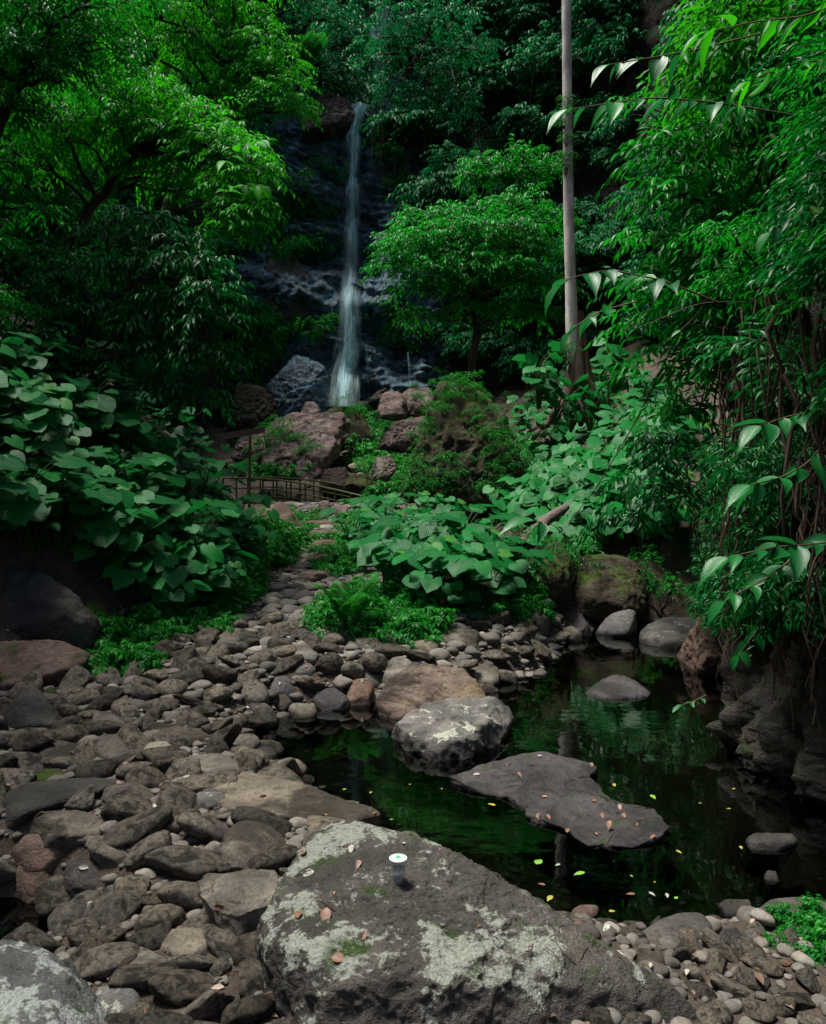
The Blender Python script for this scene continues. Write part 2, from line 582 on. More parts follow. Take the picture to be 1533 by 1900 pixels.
POOL2 = [(-1.55, 2.85), (-1.35, 3.25), (-1.75, 3.6), (-2.6, 3.6), (-2.8, 2.9), (-2.2, 2.7)]


def sdf_poly(X, Y, poly):
    d = np.full(X.shape, 1e9)
    ins = np.zeros(X.shape, bool)
    n = len(poly)
    for i in range(n):
        ax, ay = poly[i]
        bx, by = poly[(i + 1) % n]
        ex, ey = bx - ax, by - ay
        t = np.clip(((X - ax) * ex + (Y - ay) * ey) / (ex * ex + ey * ey + 1e-9), 0, 1)
        d = np.minimum(d, np.hypot(X - ax - t * ex, Y - ay - t * ey))
        c = ((ay > Y) != (by > Y)) & (X < (bx - ax) * (Y - ay) / (by - ay + 1e-12) + ax)
        ins ^= c
    return np.where(ins, -d, d)


def hterr(X, Y):
    X = np.asarray(X, float)
    Y = np.asarray(Y, float)
    z = interp(Y, ZB)
    Q = np.stack([X.ravel() * .9, Y.ravel() * .9, np.zeros(X.size)], 1)
    n = fbm(Q, 4).reshape(X.shape)
    n2 = fbm(Q * .25 + 9, 3).reshape(X.shape)
    z = z + .05 * n
    l = np.maximum(interp(Y, XL) + .4 * n2 - X, 0)
    z = z + np.minimum(.95 * l - .25 * l * np.exp(-l * 1.5), 7) + .12 * n * np.minimum(l, 1)
    r = np.maximum(X - interp(Y, XR) - .3 * n2, 0) * (Y > 5)
    z = z + np.minimum(.62 * r, 8) * smooth(8.6, 10.2, Y) + .15 * n * np.minimum(r, 1) * smooth(8.6, 10.2, Y)
    # mound carrying the middle clump of heart-leaved plants
    z = z + .32 * np.exp(-(((X - .4) / 1.1) ** 2 + ((Y - 9.9) / 1.3) ** 2))
    z = z - .10 * smooth(.4, 1.0, X) * (Y < 3.2) 
    # gully under the footbridge
    z = z - 1.0 * np.exp(-((Y - 24.3) / 1.2) ** 2) * smooth(-7, -5, X) * (1 - smooth(-1.5, 1, X))
    d = sdf_poly(X, Y, POOL)
    k = smooth(-.45, .55, d)
    z = np.where(d < .55, (-.30 + .08 * n) * (1 - k) + z * k, z)
    d2 = sdf_poly(X, Y, POOL2)
    k = smooth(-.2, .25, d2)
    z = np.where(d2 < .25, -.25 * (1 - k) + z * k, z)
    return z


def hz(x, y):
    return float(hterr(np.array([x]), np.array([y]))[0])


xs = np.concatenate([np.linspace(-400, -30, 12)[:-1], np.linspace(-30, -7, 40)[:-1], np.linspace(-7, 7, 260)[:-1], np.linspace(7, 30, 40)[:-1], np.linspace(30, 400, 12)])
ys = np.concatenate([np.linspace(-400, -20, 12)[:-1], np.linspace(-20, 1, 40)[:-1], np.linspace(1, 12, 240)[:-1], np.linspace(12, 45, 150)[:-1], np.linspace(45, 500, 14)])
GX, GY = np.meshgrid(xs, ys)
GZ = hterr(GX, GY)


def grid_faces(nr, nc):
    i = np.arange(nr * nc).reshape(nr, nc)
    return np.stack([i[:-1, :-1], i[:-1, 1:], i[1:, 1:], i[1:, :-1]], -1).reshape(-1, 4)


gV = np.stack([GX.ravel(), GY.ravel(), GZ.ravel()], 1)
gF = grid_faces(len(ys), len(xs))
ground = link('ground', make_mesh('ground', gV, [gF], M['ground']))
tag(ground, 'dark damp earth ground of the ravine under the stones and plants', kind='structure')

wx, wy = np.meshgrid(np.linspace(-.2, 6.5, 3) - 1.6, np.linspace(3.2, 10.6, 3))
water = link('water', make_mesh('water', np.stack([wx.ravel(), wy.ravel(), np.zeros(9)], 1), [grid_faces(3, 3)], M['water']))
tag(water, 'still dark stream pool reflecting the green jungle', kind='structure')
wx, wy = np.meshgrid(np.linspace(-3.2, -1.2, 3), np.linspace(2.4, 4.0, 3))
water2 = link('water', make_mesh('water_small', np.stack([wx.ravel(), wy.ravel(), np.full(9, -.02)], 1), [grid_faces(3, 3)], M['water']))
tag(water2, 'small dark puddle between stones at the edge of the bank', kind='structure')


# ------------------------------------------------------------------ canyon walls
def densify(pts, step_fn):
    out = []
    for a, b in zip(pts[:-1], pts[1:]):
        a, b = np.array(a, float), np.array(b, float)
        n = max(1, int(np.linalg.norm(b - a) / step_fn((a + b) / 2)))
        for i in range(n):
            out.append(a + (b - a) * i / n)
    out.append(np.array(pts[-1], float))
    return np.array(out)


def smooth_poly(p, it=30):
    p = p.copy()
    for _ in range(it):
        p[1:-1] = .25 * p[:-2] + .5 * p[1:-1] + .25 * p[2:]
    return p


WALL_BVH = []


def canyon(name, plan, zs, lean, disp, mat, label, fn=None, step=.3, sm_it=30, base=None):
    pl = smooth_poly(densify(plan, lambda c: step), sm_it)
    tan = np.gradient(pl, axis=0)
    tan /= np.linalg.norm(tan, axis=1)[:, None] + 1e-9
    nrm = np.stack([tan[:, 1], -tan[:, 0]], 1)          # outward, away from the gorge
    S = np.arange(len(pl))
    Z = np.asarray(zs)
    ZZ, SS = np.meshgrid(Z, S, indexing='ij')
    X0 = pl[SS, 0] + nrm[SS, 0] * lean(ZZ)
    Y0 = pl[SS, 1] + nrm[SS, 1] * lean(ZZ)
    Q = np.stack([X0.ravel(), Y0.ravel(), ZZ.ravel()], 1)
    D = disp(Q).reshape(ZZ.shape)
    X1, Y1 = X0 + nrm[SS, 0] * D, Y0 + nrm[SS, 1] * D
    V = np.stack([X1.ravel(), Y1.ravel(), ZZ.ravel()], 1)
    if fn: V = fn(V)
    Fc = grid_faces(len(Z), len(S))
    o = link(name, make_mesh(name, V, [Fc], mat))
    tag(o, label, kind='structure')
    WALL_BVH.append((V, Fc))
    return o


def disp_big(Q):
    return 1.3 * fbm(Q * np.array([.16, .16, .12]), 3) + .55 * fbm(Q * np.array([.5, .5, .9]) + 4, 4, ridge=True) * -1 + .15 * fbm(Q * 2.1, 2)


# the plan runs clockwise: left wall from behind the camera to the falls
zs = np.concatenate([np.linspace(-1.5, 34, 110)])
canyon('cliff', [(-8.5, -14), (-7.8, 0), (-7.6, 8), (-8.6, 14), (-10.0, 22), (-10.8, 28), (-9.4, 33), (-7.5, 36.2)][::-1],
       zs, lambda z: .16 * z, lambda Q: disp_big(Q), M['cliff'], 'shaded earthy ravine wall behind the trees', step=.35)


def fall_lean(z):
    return .17 * (z - 4) + 0 * z


BULGES = [(610, 540, 55, 60, 1.3), (700, 530, 60, 60, 1.3), (720, 420, 50, 60, 1.2), (570, 290, 75, 45, .9), (570, 385, 80, 38, .8), (740, 700, 60, 40, 1.0), (560, 710, 55, 45, 1.3), (530, 520, 50, 60, 1.1), (620, 620, 60, 28, .9), (760, 600, 50, 40, .7), (460, 480, 50, 60, .9), (690, 640, 40, 30, .7)]


def fall_disp(Q):
    x, z = Q[:, 0], Q[:, 2]
    wob = .6 * fbm(Q * np.array([.35, .35, .2]) + 3, 3)
    q = Q + np.stack([wob, wob, .5 * wob], 1)
    q = q @ np.array([[1, 0, .22], [0, 1, 0], [0, 0, 1.]])
    ph = q[:, 2] * .75 + 1.3 * fbm(Q * np.array([.22, .22, .25]) + 2, 3)
    saw = ph - np.floor(ph)
    ph2 = q[:, 2] * 2.3 + 1.1 * fbm(Q * np.array([.5, .5, .4]) + 8, 3)
    saw2 = ph2 - np.floor(ph2)
    billow = fbm(Q * np.array([.42, .42, .5]) + 7, 5, .5, ridge=True)
    up = smooth(10, 12, z)
    amp = .6 + .8 * fbm(Q * .4 + 31, 2)
    d = (.55 * saw * amp + .22 * saw2) * (.5 + .6 * up) * (1 - smooth(17.6, 18.4, z)) + (1.1 - .5 * up) * billow + .28 * fbm(q * np.array([1.3, 1.3, 2.2]), 4, .6, ridge=True) + .12 * fbm(Q * 3.5, 3)
    # bulges and overhanging ledges of the one rock face, at (u, v) of the photograph turned into x and height
    wx_, wz_ = x + .5 * fbm(Q * .55 + 13, 3), z + .5 * fbm(Q * .55 + 51, 3)
    for bu, bv, ru, rv, am in BULGES:
        c_ = P(bu, bv, 36.0)
        e_ = ((wx_ - c_.x) / (ru * 36 / F_PX)) ** 2 + ((wz_ - c_.z) / (rv * 36 / F_PX)) ** 2
        tilt_ = 1 + .7 * (c_.z - wz_) / (rv * 36 / F_PX)
        d = d - am * np.exp(-e_ ** 2 * 1.2) * np.clip(tilt_, .25, 1.8)
    # ledges that step forward below
    d = d - 1.3 * (1 - smooth(10.2, 11.6, z + .4 * wob)) - .8 * (1 - smooth(5.8, 7.0, z + .3 * x))
    # open notch above the lip
    notch = np.exp(-((x + 2.9 + .15 * (z - 18)) / (1.3 + .12 * np.maximum(z - 18, 0))) ** 4) * smooth(18.3, 18.9, z)
    d = d + notch * (2.0 + .9 * np.maximum(z - 18.5, 0))
    # groove worn by the water
    d = d + .5 * np.exp(-((x + 2.75) / .8) ** 2) * (z < 18.6)
    return d


canyon('waterfall_cliff', [(-11.5, 35.4), (-8.4, 36.6), (-6, 37.2), (-3, 37.4), (0, 37.2), (5, 38.5)], np.linspace(2, 28, 330), lambda z: -fall_lean(z),
       lambda Q: -fall_disp(Q), M['cliff_wet'], 'wet blue black rock face that the waterfall runs down', step=.075, sm_it=60)
zs = np.concatenate([np.linspace(-1, 34, 110)])
canyon('cliff', [(1.2, 37.3), (4, 36), (7, 33), (8.8, 28), (9.8, 22), (8.6, 16), (6.4, 12.5), (4.6, 10.6)][::-1][::-1], zs, lambda z: -.10 * z,
       lambda Q: -disp_big(Q), M['cliff'], 'shaded earthy ravine wall rising beside the tall pale trunk', step=.35)


canyon('hills', [(-22, 47), (-8, 46), (0, 45.5), (14, 44)], np.linspace(10, 60, 60), lambda z: -.45 * (z - 10), lambda Q: -disp_big(Q) * 1.5, M['cliff'], 'wooded hillside above and behind the waterfall', step=.7)


def near_disp(Q):
    z = Q[:, 2]
    d = .40 * fbm(Q * np.array([.7, .7, .5]), 3) + .34 * fbm((Q + .15 * fbm(Q * 2, 2)[:, None]) * np.array([2.1, 2.1, .7]) + 5, 5, .6, ridge=True) + .12 * fbm(Q * np.array([6, 6, 3.5]), 4, .6, ridge=True)
    return d - .25 * np.exp(-((z - .1) / .5) ** 2)


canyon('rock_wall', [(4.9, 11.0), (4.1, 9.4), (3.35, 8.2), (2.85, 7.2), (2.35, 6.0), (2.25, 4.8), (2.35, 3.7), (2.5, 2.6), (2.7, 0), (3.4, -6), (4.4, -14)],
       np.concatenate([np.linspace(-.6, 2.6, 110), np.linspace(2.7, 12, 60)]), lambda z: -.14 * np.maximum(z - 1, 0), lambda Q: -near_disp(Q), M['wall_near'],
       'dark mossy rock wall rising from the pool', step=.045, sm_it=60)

# upper slopes beyond the walls, so the gorge has no thin rim
vv, ff, off = [], [], 0
bvs = []
for V, Fc in WALL_BVH + [(gV, gF)]:
    bvs.append(V); ff.append(Fc + off); off += len(V)
BV = np.concatenate(bvs)
BF = np.concatenate(ff)
WB = BVHTree.FromPolygons(BV.tolist(), BF.tolist())
CAMV = Vector((0, 0, CAMZ))


def hit(u, v):
    loc, nrm, idx, dist = WB.ray_cast(CAMV, ray(u, v))
    if loc is None: return None, None
    if nrm.dot(ray(u, v)) > 0: nrm = -nrm
    return loc, nrm


print('terrain', round(time.time() - T0, 1))
# ------------------------------------------------------------------ rocks
def ico(sub):
    bm = bmesh.new()
    bmesh.ops.create_icosphere(bm, subdivisions=sub, radius=1)
    V = np.array([v.co[:] for v in bm.verts])
    F = np.array([[v.index for v in f.verts] for f in bm.faces])
    bm.free()
    return V, F


ICO = {k: ico(k) for k in (2, 3, 4, 5, 6, 7)}


def hull_planes(pts):
    bm = bmesh.new()
    for p in pts: bm.verts.new(p)
    r = bmesh.ops.convex_hull(bm, input=bm.verts)
    bm.normal_update()
    c = np.mean([v.co[:] for v in bm.verts if v.link_faces], axis=0)
    n = np.array([f.normal[:] for f in bm.faces])
    d = np.array([np.dot(f.normal, np.array(f.calc_center_median()) - c) for f in bm.faces])
    s = np.sign(d)
    bm.free()
    return c, n * s[:, None], np.abs(d)


def star(nrm, d, dirs, k=14):
    q = np.maximum(dirs @ nrm.T, 0) / np.maximum(d, 1e-3)
    qm = q.max(axis=1, keepdims=True)
    return 1 / (qm[:, 0] * ((q / qm) ** k).sum(axis=1) ** (1 / k))


def rock_verts(nrm, d, sub, size, k=14, rough=.035, seed=0, ridge=.03, freq=1.0):
    V, F = ICO[sub]
    r = star(nrm, d, V, k)
    R = V * r[:, None]
    q = R / size * freq + seed * 7.7
    disp = rough * fbm(q * 2.2, 5, .55) + ridge * fbm(q * 1.6 + 3, 4, .5, ridge=True)
    if sub >= 6: disp = disp + rough * .35 * fbm(q * 14, 3)
    R = R + V * (disp * size)[:, None]
    return R, F


ROCK_BVH = []
LAND = []


def yground(u, v):
    l = hit(u, v)[0]
    y = l.y if l else 10
    if v > 870: y = min(y, PG(u, v, 0).y)
    return y


def slab(name, label, cat, poly, ztop, thick, mat, seed, tilt=0, sub=6, k=30, rough=.03, ridge=.02):
    """flat slab: outline laid on the level ztop (rising by tilt per metre away from the camera)"""
    pts = []
    y0 = PG(poly[0][0], max(p[1] for p in poly), ztop).y
    for u, v in poly:
        q = PG(u, v, ztop)
        q = PG(u, v, ztop + tilt * (q.y - y0))
        pts.append(q[:])
        pts.append((q.x * 1.0, q.y + .03, q.z - thick))
    c = np.mean(pts, axis=0); c[2] += thick * .2
    ctr = np.mean([p[:2] for p in pts], axis=0)
    # radial outline (may be concave) times a flat rounded profile
    V, Fc = ICO[sub]
    P2 = np.array(pts[::2])[:, :2] - ctr
    a = np.arctan2(P2[:, 1], P2[:, 0]); o_ = np.argsort(a)
    th = np.arctan2(V[:, 1], V[:, 0])
    fine = []
    PP = P2[o_]
    for i in range(len(PP)):
        for t in np.linspace(0, 1, 12, endpoint=False):
            fine.append(PP[i] * (1 - t) + PP[(i + 1) % len(PP)] * t)
    fine = np.array(fine)
    fa = np.arctan2(fine[:, 1], fine[:, 0]); fo = np.argsort(fa)
    rad = np.interp(th, fa[fo], np.hypot(*fine[fo].T), period=2 * math.pi)
    rho = np.hypot(V[:, 0], V[:, 1])
    rr = np.clip(rho * 1.25, 0, 1) ** .9
    prof = np.sqrt(np.clip(1 - (np.clip(rho, 0, 1)) ** 6, 0, 1))
    X, Y = rad * rr * np.cos(th), rad * rr * np.sin(th)
    top = V[:, 2] > 0
    Zt = ztop + tilt * (Y + ctr[1] - y0)
    q = np.stack([X, Y, V[:, 2] * .2], 1) + seed * 3.3
    nz_ = fbm(q * 2.4, 5)
    R = np.stack([X + .09 * fbm(q * 4 + 9, 4), Y + .09 * fbm(q * 4 + 3, 4), np.where(top, Zt - thick * (1 - np.minimum(prof * 1.15, 1)) ** 1 * 1.0, Zt - thick * (1 + prof)) + rough * nz_ + ridge * fbm(q * 4, 4, .5, ridge=True)], 1)
    cc = np.array([ctr[0], ctr[1], ztop])
    o = link(name, make_mesh(name, R + np.array([ctr[0], ctr[1], 0]) - cc, [Fc], M[mat]), loc=tuple(cc))
    tag(o, label, cat)
    ROCK_BVH.append((R + np.array([ctr[0], ctr[1], 0]), Fc))
    LAND.append((label, cc[0], cc[1]))
    return o


def silrock(name, label, cat, poly, Yb, lean=.5, back=.6, bulge=.12, mat='stone', sub=5, seed=0, k=26, rough=.03, ridge=.05, cuts=4, group=None, zbase=None, freq=1.0, auto=True):
    """boulder from its outline seen at pixels poly; Yb distance of its foot, depth in metres of its own"""
    vmin, vmax = min(p[1] for p in poly), max(p[1] for p in poly)
    cx, cv = sum(p[0] for p in poly) / len(poly), sum(p[1] for p in poly) / len(poly)
    pts = []
    if auto and Yb < 10:
        Yb = yground(cx, vmax - .08 * (vmax - vmin))
        wm = (max(p[0] for p in poly) - min(p[0] for p in poly)) / F_PX * Yb
        lean = min(.62 * max(yground(cx, max(vmin, 1010)) - Yb, 0), .75 * wm)
        back = max(.12, min(back, .35 * wm))
        bulge = min(bulge, .12 * wm)
    if Yb > 20:
        k, cuts, ridge, rough = max(k, 40), max(cuts, 6), max(ridge, .11), max(rough, .06)
    for u, v in poly:
        t = (vmax - v) / (vmax - vmin)
        Y = Yb + lean * t
        pts.append(P(u, v, Y))
        pts.append(P(cx + (u - cx) * .6, cv + (v - cv) * .6, Y + lean * (.3 - .6 * t) * 0 - bulge))
        q = P(cx + (u - cx) * .8, cv + (v - cv) * .8 + (vmax - vmin) * .08, Yb + lean + back * .8)
        pts.append(q)
        # foot pushed into the ground
        if t < .35:
            w = P(u, v, Y)
            w.z -= .15 if zbase is None else zbase
            pts.append(w)
            w2 = w.copy(); w2.y += back
            pts.append(w2)
    pts = [p[:] for p in pts]
    c, n, d = hull_planes(pts)
    rs = np.random.RandomState(seed + 1)
    size = float(np.mean(d))
    for _ in range(cuts):
        e = rs.normal(size=3); e[2] = abs(e[2]) * .6; e[1] = -abs(e[1]); e /= np.linalg.norm(e)
        s = max(np.dot(np.array(p) - c, e) for p in pts)
        n = np.vstack([n, e]); d = np.append(d, s * rs.uniform(.72, .88))
    R, Fc = rock_verts(n, d, sub, size, k, rough, seed, ridge, freq)
    me = make_mesh(name, R, [Fc], M[mat])
    o = link(name, me, loc=tuple(c))
    tag(o, label, cat, group)
    ROCK_BVH.append((R + c, Fc))
    LAND.append((label, c[0], c[1]))
    return o


RK = silrock
# the large boulder in the foreground
def ptrock(name, label, cat, pts, mat, sub, seed, k, rough, ridge, freq=1.0):
    """boulder from corner points (u, v, z) lying at height z"""
    w = [PG(u, v, z)[:] for u, v, z in pts]
    c, n, d = hull_planes(w)
    size = float(np.mean(d))
    R, Fc = rock_verts(n, d, sub, size, k, rough, seed, ridge, freq)
    o = link(name, make_mesh(name, R, [Fc], M[mat]), loc=tuple(c))
    tag(o, label, cat)
    ROCK_BVH.append((R + c, Fc))
    LAND.append((label, c[0], c[1]))
    return o


ptrock('boulder', 'huge dark boulder with pale lichen patches, a plastic cup standing on it', 'boulder',
       [(640, 1514, .58), (560, 1545, .55), (700, 1522, .60), (860, 1585, .56), (960, 1645, .46), (1080, 1718, .42), (1210, 1792, .35), (1310, 1862, .24), (1350, 1910, .12),
        (516, 1608, .53), (474, 1712, .46), (500, 1745, .47), (620, 1790, .50), (840, 1815, .48), (1060, 1840, .38), (1220, 1875, .2), (450, 1835, .18), (452, 1900, .0),
        (560, 2250, -.1), (900, 2300, -.1), (1250, 2150, -.1), (640, 1560, .2), (900, 1640, .1)], 'boulder_lichen', 7, 3, 22, .06, .06, 2.0)
RK('boulder', 'grey lichen speckled boulder cut by the lower left corner', 'boulder',
   [(-120, 1800), (-60, 1745), (30, 1738), (110, 1765), (165, 1850), (185, 1920), (160, 2050), (-120, 2050)], 2.0, lean=.5, back=.4, bulge=.08,
   mat='boulder_speckle', auto=False, sub=6, seed=5, k=18, rough=.07, ridge=.06, freq=1.6)
# pair of boulders standing in the pool
RK('boulder', 'rounded brown boulder with ochre stains behind the grey boulder in the pool', 'boulder',
   [(690, 1300), (715, 1262), (760, 1232), (820, 1226), (872, 1240), (900, 1275), (915, 1310), (880, 1345), (740, 1345), (700, 1330)], 5.9, lean=.7, back=.5, bulge=.1,
   mat='boulder_ochre', sub=6, seed=8, k=16, rough=.06, ridge=.07, cuts=3, freq=1.3)
RK('boulder', 'jagged pale grey boulder rising from the middle of the pool', 'boulder',
   [(718, 1375), (735, 1345), (770, 1330), (792, 1308), (850, 1315), (905, 1292), (945, 1296), (962, 1320), (950, 1362), (912, 1412), (840, 1420), (780, 1412), (740, 1398)], 5.05, lean=.45, back=.35, bulge=.16,
   mat='stone_grey', sub=6, seed=12, k=36, rough=.06, ridge=.10, cuts=6, freq=1.6)
slab('rock_slab', 'long flat purple grey slab lying low in the pool, littered with leaves', 'rock slab', [(828, 1445), (880, 1425), (960, 1398), (1010, 1396), (1060, 1408), (1110, 1425), (1090, 1448), (1130, 1478), (1220, 1502), (1240, 1545), (1180, 1572), (1090, 1570), (1010, 1525), (930, 1478)], 0.0, 0.12, 'slab_wet', 4, 0.028)
RK('rock', 'low pyramid shaped rock standing alone in the pool', 'rock',
   [(1078, 1288), (1110, 1262), (1135, 1248), (1160, 1250), (1200, 1278), (1224, 1292), (1170, 1300), (1115, 1300)], 6.55, lean=.4, back=.3, bulge=.06, mat='slab_wet', sub=5, seed=6, rough=.03, cuts=1, k=16, zbase=.25)
# row at the far end of the pool
RK('rock', 'square pale topped rock under the heart leaved plants at the pool head', 'rock', [(945, 1120), (975, 1108), (1024, 1110), (1028, 1135), (1015, 1162), (975, 1165), (940, 1140)], 8.9, lean=.4, back=.4, mat='stone_grey', seed=21, k=20, cuts=2, rough=.05)
RK('rock', 'smooth purple rock at the pool head between two grey rocks', 'rock', [(1030, 1160), (1045, 1138), (1075, 1135), (1100, 1155), (1100, 1178), (1040, 1178)], 9.0, lean=.3, back=.3, mat='slab_wet', seed=22)
RK('rock', 'rounded triangular grey rock at the water line below the cave boulder', 'rock', [(1106, 1170), (1125, 1145), (1155, 1128), (1180, 1132), (1186, 1160), (1172, 1186), (1130, 1186)], 8.7, lean=.4, back=.4, mat='stone_grey', seed=23, cuts=1)
RK('rock', 'wide grey rock at the far water line beside the root covered wall', 'rock', [(1182, 1180), (1200, 1158), (1240, 1142), (1290, 1146), (1312, 1170), (1310, 1205), (1250, 1208), (1200, 1198)], 8.35, lean=.4, back=.4, mat='stone_grey', seed=24, rough=.05)
RK('rock', 'brown rock low beside the far shore', 'rock', [(1025, 1172), (1060, 1160), (1082, 1172), (1080, 1192), (1030, 1190)], 8.6, lean=.2, back=.2, mat='stone', seed=25, sub=4)
RK('boulder', 'big shadowed boulder hanging over the head of the pool', 'boulder', [(1040, 1060), (1070, 1030), (1130, 1022), (1190, 1040), (1215, 1090), (1200, 1130), (1120, 1140), (1050, 1120)], 9.35, lean=.5, back=1.0, mat='mossy', auto=False, seed=26, sub=6, k=16, rough=.08, ridge=.08)
RK('boulder', 'mossy brown boulder with a fallen log resting above the pool', 'boulder', [(925, 1040), (945, 1000), (985, 985), (1030, 1000), (1060, 1040), (1062, 1090), (1020, 1120), (940, 1120)], 8.95, lean=.5, back=.8, mat='mossy', auto=False, seed=27, sub=6, rough=.08, ridge=.07)
# shore stones above the pool, each to be told by its look
RK('rock', 'smooth oval brown rock on the shore below the fern', 'rock', [(812, 1178), (835, 1166), (880, 1166), (902, 1182), (898, 1202), (850, 1208), (820, 1198)], 7.45, lean=.3, back=.3, seed=31, mat='stone')
RK('rock', 'dark angular rock tucked behind the ochre stained boulder', 'rock', [(862, 1245), (880, 1230), (925, 1236), (928, 1262), (918, 1282), (880, 1280)], 6.9, lean=.3, back=.3, seed=32, mat='stone', cuts=3)
RK('rock', 'tan upright rock leaning on the ochre stained boulder', 'rock', [(708, 1262), (725, 1222), (745, 1214), (768, 1226), (765, 1250), (712, 1275)], 6.7, lean=.3, back=.3, seed=33, mat='stone')
RK('rock', 'bluish grey rounded rock standing on smaller stones', 'rock', [(538, 1250), (545, 1228), (562, 1222), (582, 1236), (586, 1256), (562, 1262)], 6.9, lean=.25, back=.25, seed=34, mat='stone_grey', sub=4)
RK('rock', 'pale broad triangular rock on the shore of the small inlet', 'rock', [(488, 1278), (508, 1256), (530, 1252), (545, 1268), (550, 1295), (500, 1292)], 6.4, lean=.25, back=.25, seed=35, mat='stone_grey', sub=4)
RK('rock', 'dark faceted rock at the edge of the small inlet', 'rock', [(575, 1300), (592, 1280), (620, 1274), (648, 1295), (650, 1318), (600, 1322)], 5.95, lean=.3, back=.25, seed=36, mat='slab_wet', cuts=3, sub=5)
RK('rock', 'rusty brown mossy rock beside the ochre stained boulder', 'rock', [(638, 1290), (650, 1262), (680, 1255), (695, 1275), (692, 1310), (650, 1314)], 6.2, lean=.3, back=.3, seed=37, mat='stone_red', sub=5)
RK('rock', 'cylinder shaped pale rock lying at the inlet water', 'rock', [(530, 1312), (540, 1300), (585, 1304), (594, 1320), (585, 1336), (540, 1334)], 5.85, lean=.2, back=.2, seed=38, mat='stone', k=9, cuts=0, sub=5)
RK('rock', 'angular brown rock with a notched top at the inlet water', 'rock', [(448, 1330), (452, 1306), (475, 1300), (500, 1306), (518, 1328), (505, 1356), (460, 1352)], 5.6, lean=.25, back=.25, seed=39, mat='stone', cuts=3, sub=5)
RK('rock', 'wedge shaped rock overhanging the inlet beside the cylinder shaped rock', 'rock', [(500, 1292), (530, 1286), (542, 1300), (530, 1326), (512, 1320)], 5.95, lean=.2, back=.2, seed=40, mat='stone', cuts=3, sub=4)
RK('rock', 'olive grey rock resting against the ochre stained boulder', 'rock', [(661, 1250), (672, 1240), (700, 1250), (712, 1268), (690, 1276), (664, 1262)], 6.75, lean=.2, back=.2, seed=41, mat='stone_grey', k=9, sub=4)
RK('rock', 'tan slanting block rock on the stony path mouth', 'rock', [(538, 1196), (560, 1186), (588, 1212), (584, 1224), (545, 1212)], 7.7, lean=.25, back=.25, seed=42, mat='stone', cuts=2, sub=4)
RK('rock', 'pale wide rock half under the fern', 'rock', [(575, 1165), (590, 1152), (615, 1156), (618, 1178), (600, 1188)], 8.3, lean=.25, back=.25, seed=43, mat='stone', cuts=2, sub=4)
# left side
RK('boulder', 'big dark wet boulder with mossy edge under the leafy left bank', 'boulder', [(-80, 1060), (20, 1045), (90, 1062), (150, 1110), (175, 1165), (160, 1185), (-80, 1190)], 6.3, lean=.7, back=.9, mat='stone_dark', seed=51, sub=6, k=20, rough=.07, ridge=.07, cuts=3)
RK('boulder', 'moss rimmed dark boulder half buried in the bank beside the big dark boulder', 'boulder', [(130, 1130), (175, 1110), (215, 1150), (222, 1185), (140, 1190)], 6.9, lean=.4, back=.5, mat='mossy', seed=52, sub=5, rough=.06)
RK('boulder', 'reddish brown crumbly boulder on the left edge of the stones', 'boulder', [(-60, 1200), (40, 1184), (110, 1185), (172, 1212), (160, 1238), (90, 1250), (60, 1270), (20, 1290), (-60, 1285)], 5.3, lean=.6, back=.6, mat='stone_red', seed=53, sub=6, k=18, rough=.08, ridge=.09, cuts=2, freq=1.4)
RK('boulder', 'dark tent shaped boulder with a white lichen cap', 'boulder', [(5, 1330), (20, 1290), (42, 1272), (72, 1272), (95, 1310), (122, 1345), (115, 1362), (20, 1362)], 4.85, lean=.35, back=.4, mat='stone_dark', seed=54, sub=6, k=20, rough=.04, cuts=1)
RK('rock', 'greenish slab rock leaning behind the tent shaped boulder', 'rock', [(75, 1280), (95, 1272), (122, 1300), (125, 1318), (100, 1316)], 5.15, lean=.2, back=.2, mat='mossy', seed=55, sub=4)
RK('rock', 'long dark grey slab rock slanting across the left bank stones', 'rock', [(0, 1475), (40, 1452), (130, 1440), (225, 1440), (235, 1452), (150, 1462), (60, 1500), (0, 1530)], 3.95, lean=.55, back=.1, mat='stone_dark', seed=56, sub=5, k=16, cuts=0)
RK('rock', 'green tinged low rock on top of the long dark slab', 'rock', [(30, 1448), (70, 1428), (115, 1424), (130, 1445), (60, 1458)], 4.35, lean=.2, back=.2, mat='mossy', seed=57, sub=4)
RK('rock', 'pale tan oval rock lying in front of the long dark slab', 'rock', [(66, 1490), (85, 1472), (140, 1462), (168, 1468), (165, 1490), (80, 1500)], 3.85, lean=.15, back=.12, mat='stone', seed=58, sub=5)
RK('rock', 'broad hollowed slab rock among the left stones', 'rock', [(28, 1525), (60, 1505), (150, 1502), (185, 1520), (240, 1540), (235, 1560), (140, 1560), (35, 1560)], 3.45, lean=.35, back=.15, mat='stone', seed=59, sub=5, rough=.05)
RK('rock', 'dark brown cracked rock with a rusty hollow beside the puddle', 'rock', [(20, 1575), (50, 1545), (130, 1548), (160, 1560), (100, 1590), (40, 1660), (25, 1620)], 3.15, lean=.3, back=.12, mat='stone_red', seed=60, sub=5, cuts=3)
RK('rock', 'rust brown broken rock with a ragged rim over the puddle', 'rock', [(28, 1610), (45, 1598), (100, 1600), (112, 1640), (95, 1660), (90, 1672), (45, 1680), (30, 1650)], 2.95, lean=.25, back=.12, mat='stone_red', seed=61, sub=5, cuts=2, rough=.06)
RK('rock', 'big greenish grey block rock just right of the rust brown rock', 'rock', [(102, 1640), (115, 1605), (165, 1588), (208, 1600), (215, 1625), (195, 1650), (165, 1672), (130, 1660)], 2.9, lean=.25, back=.15, mat='stone_dark', seed=62, sub=5, k=12)
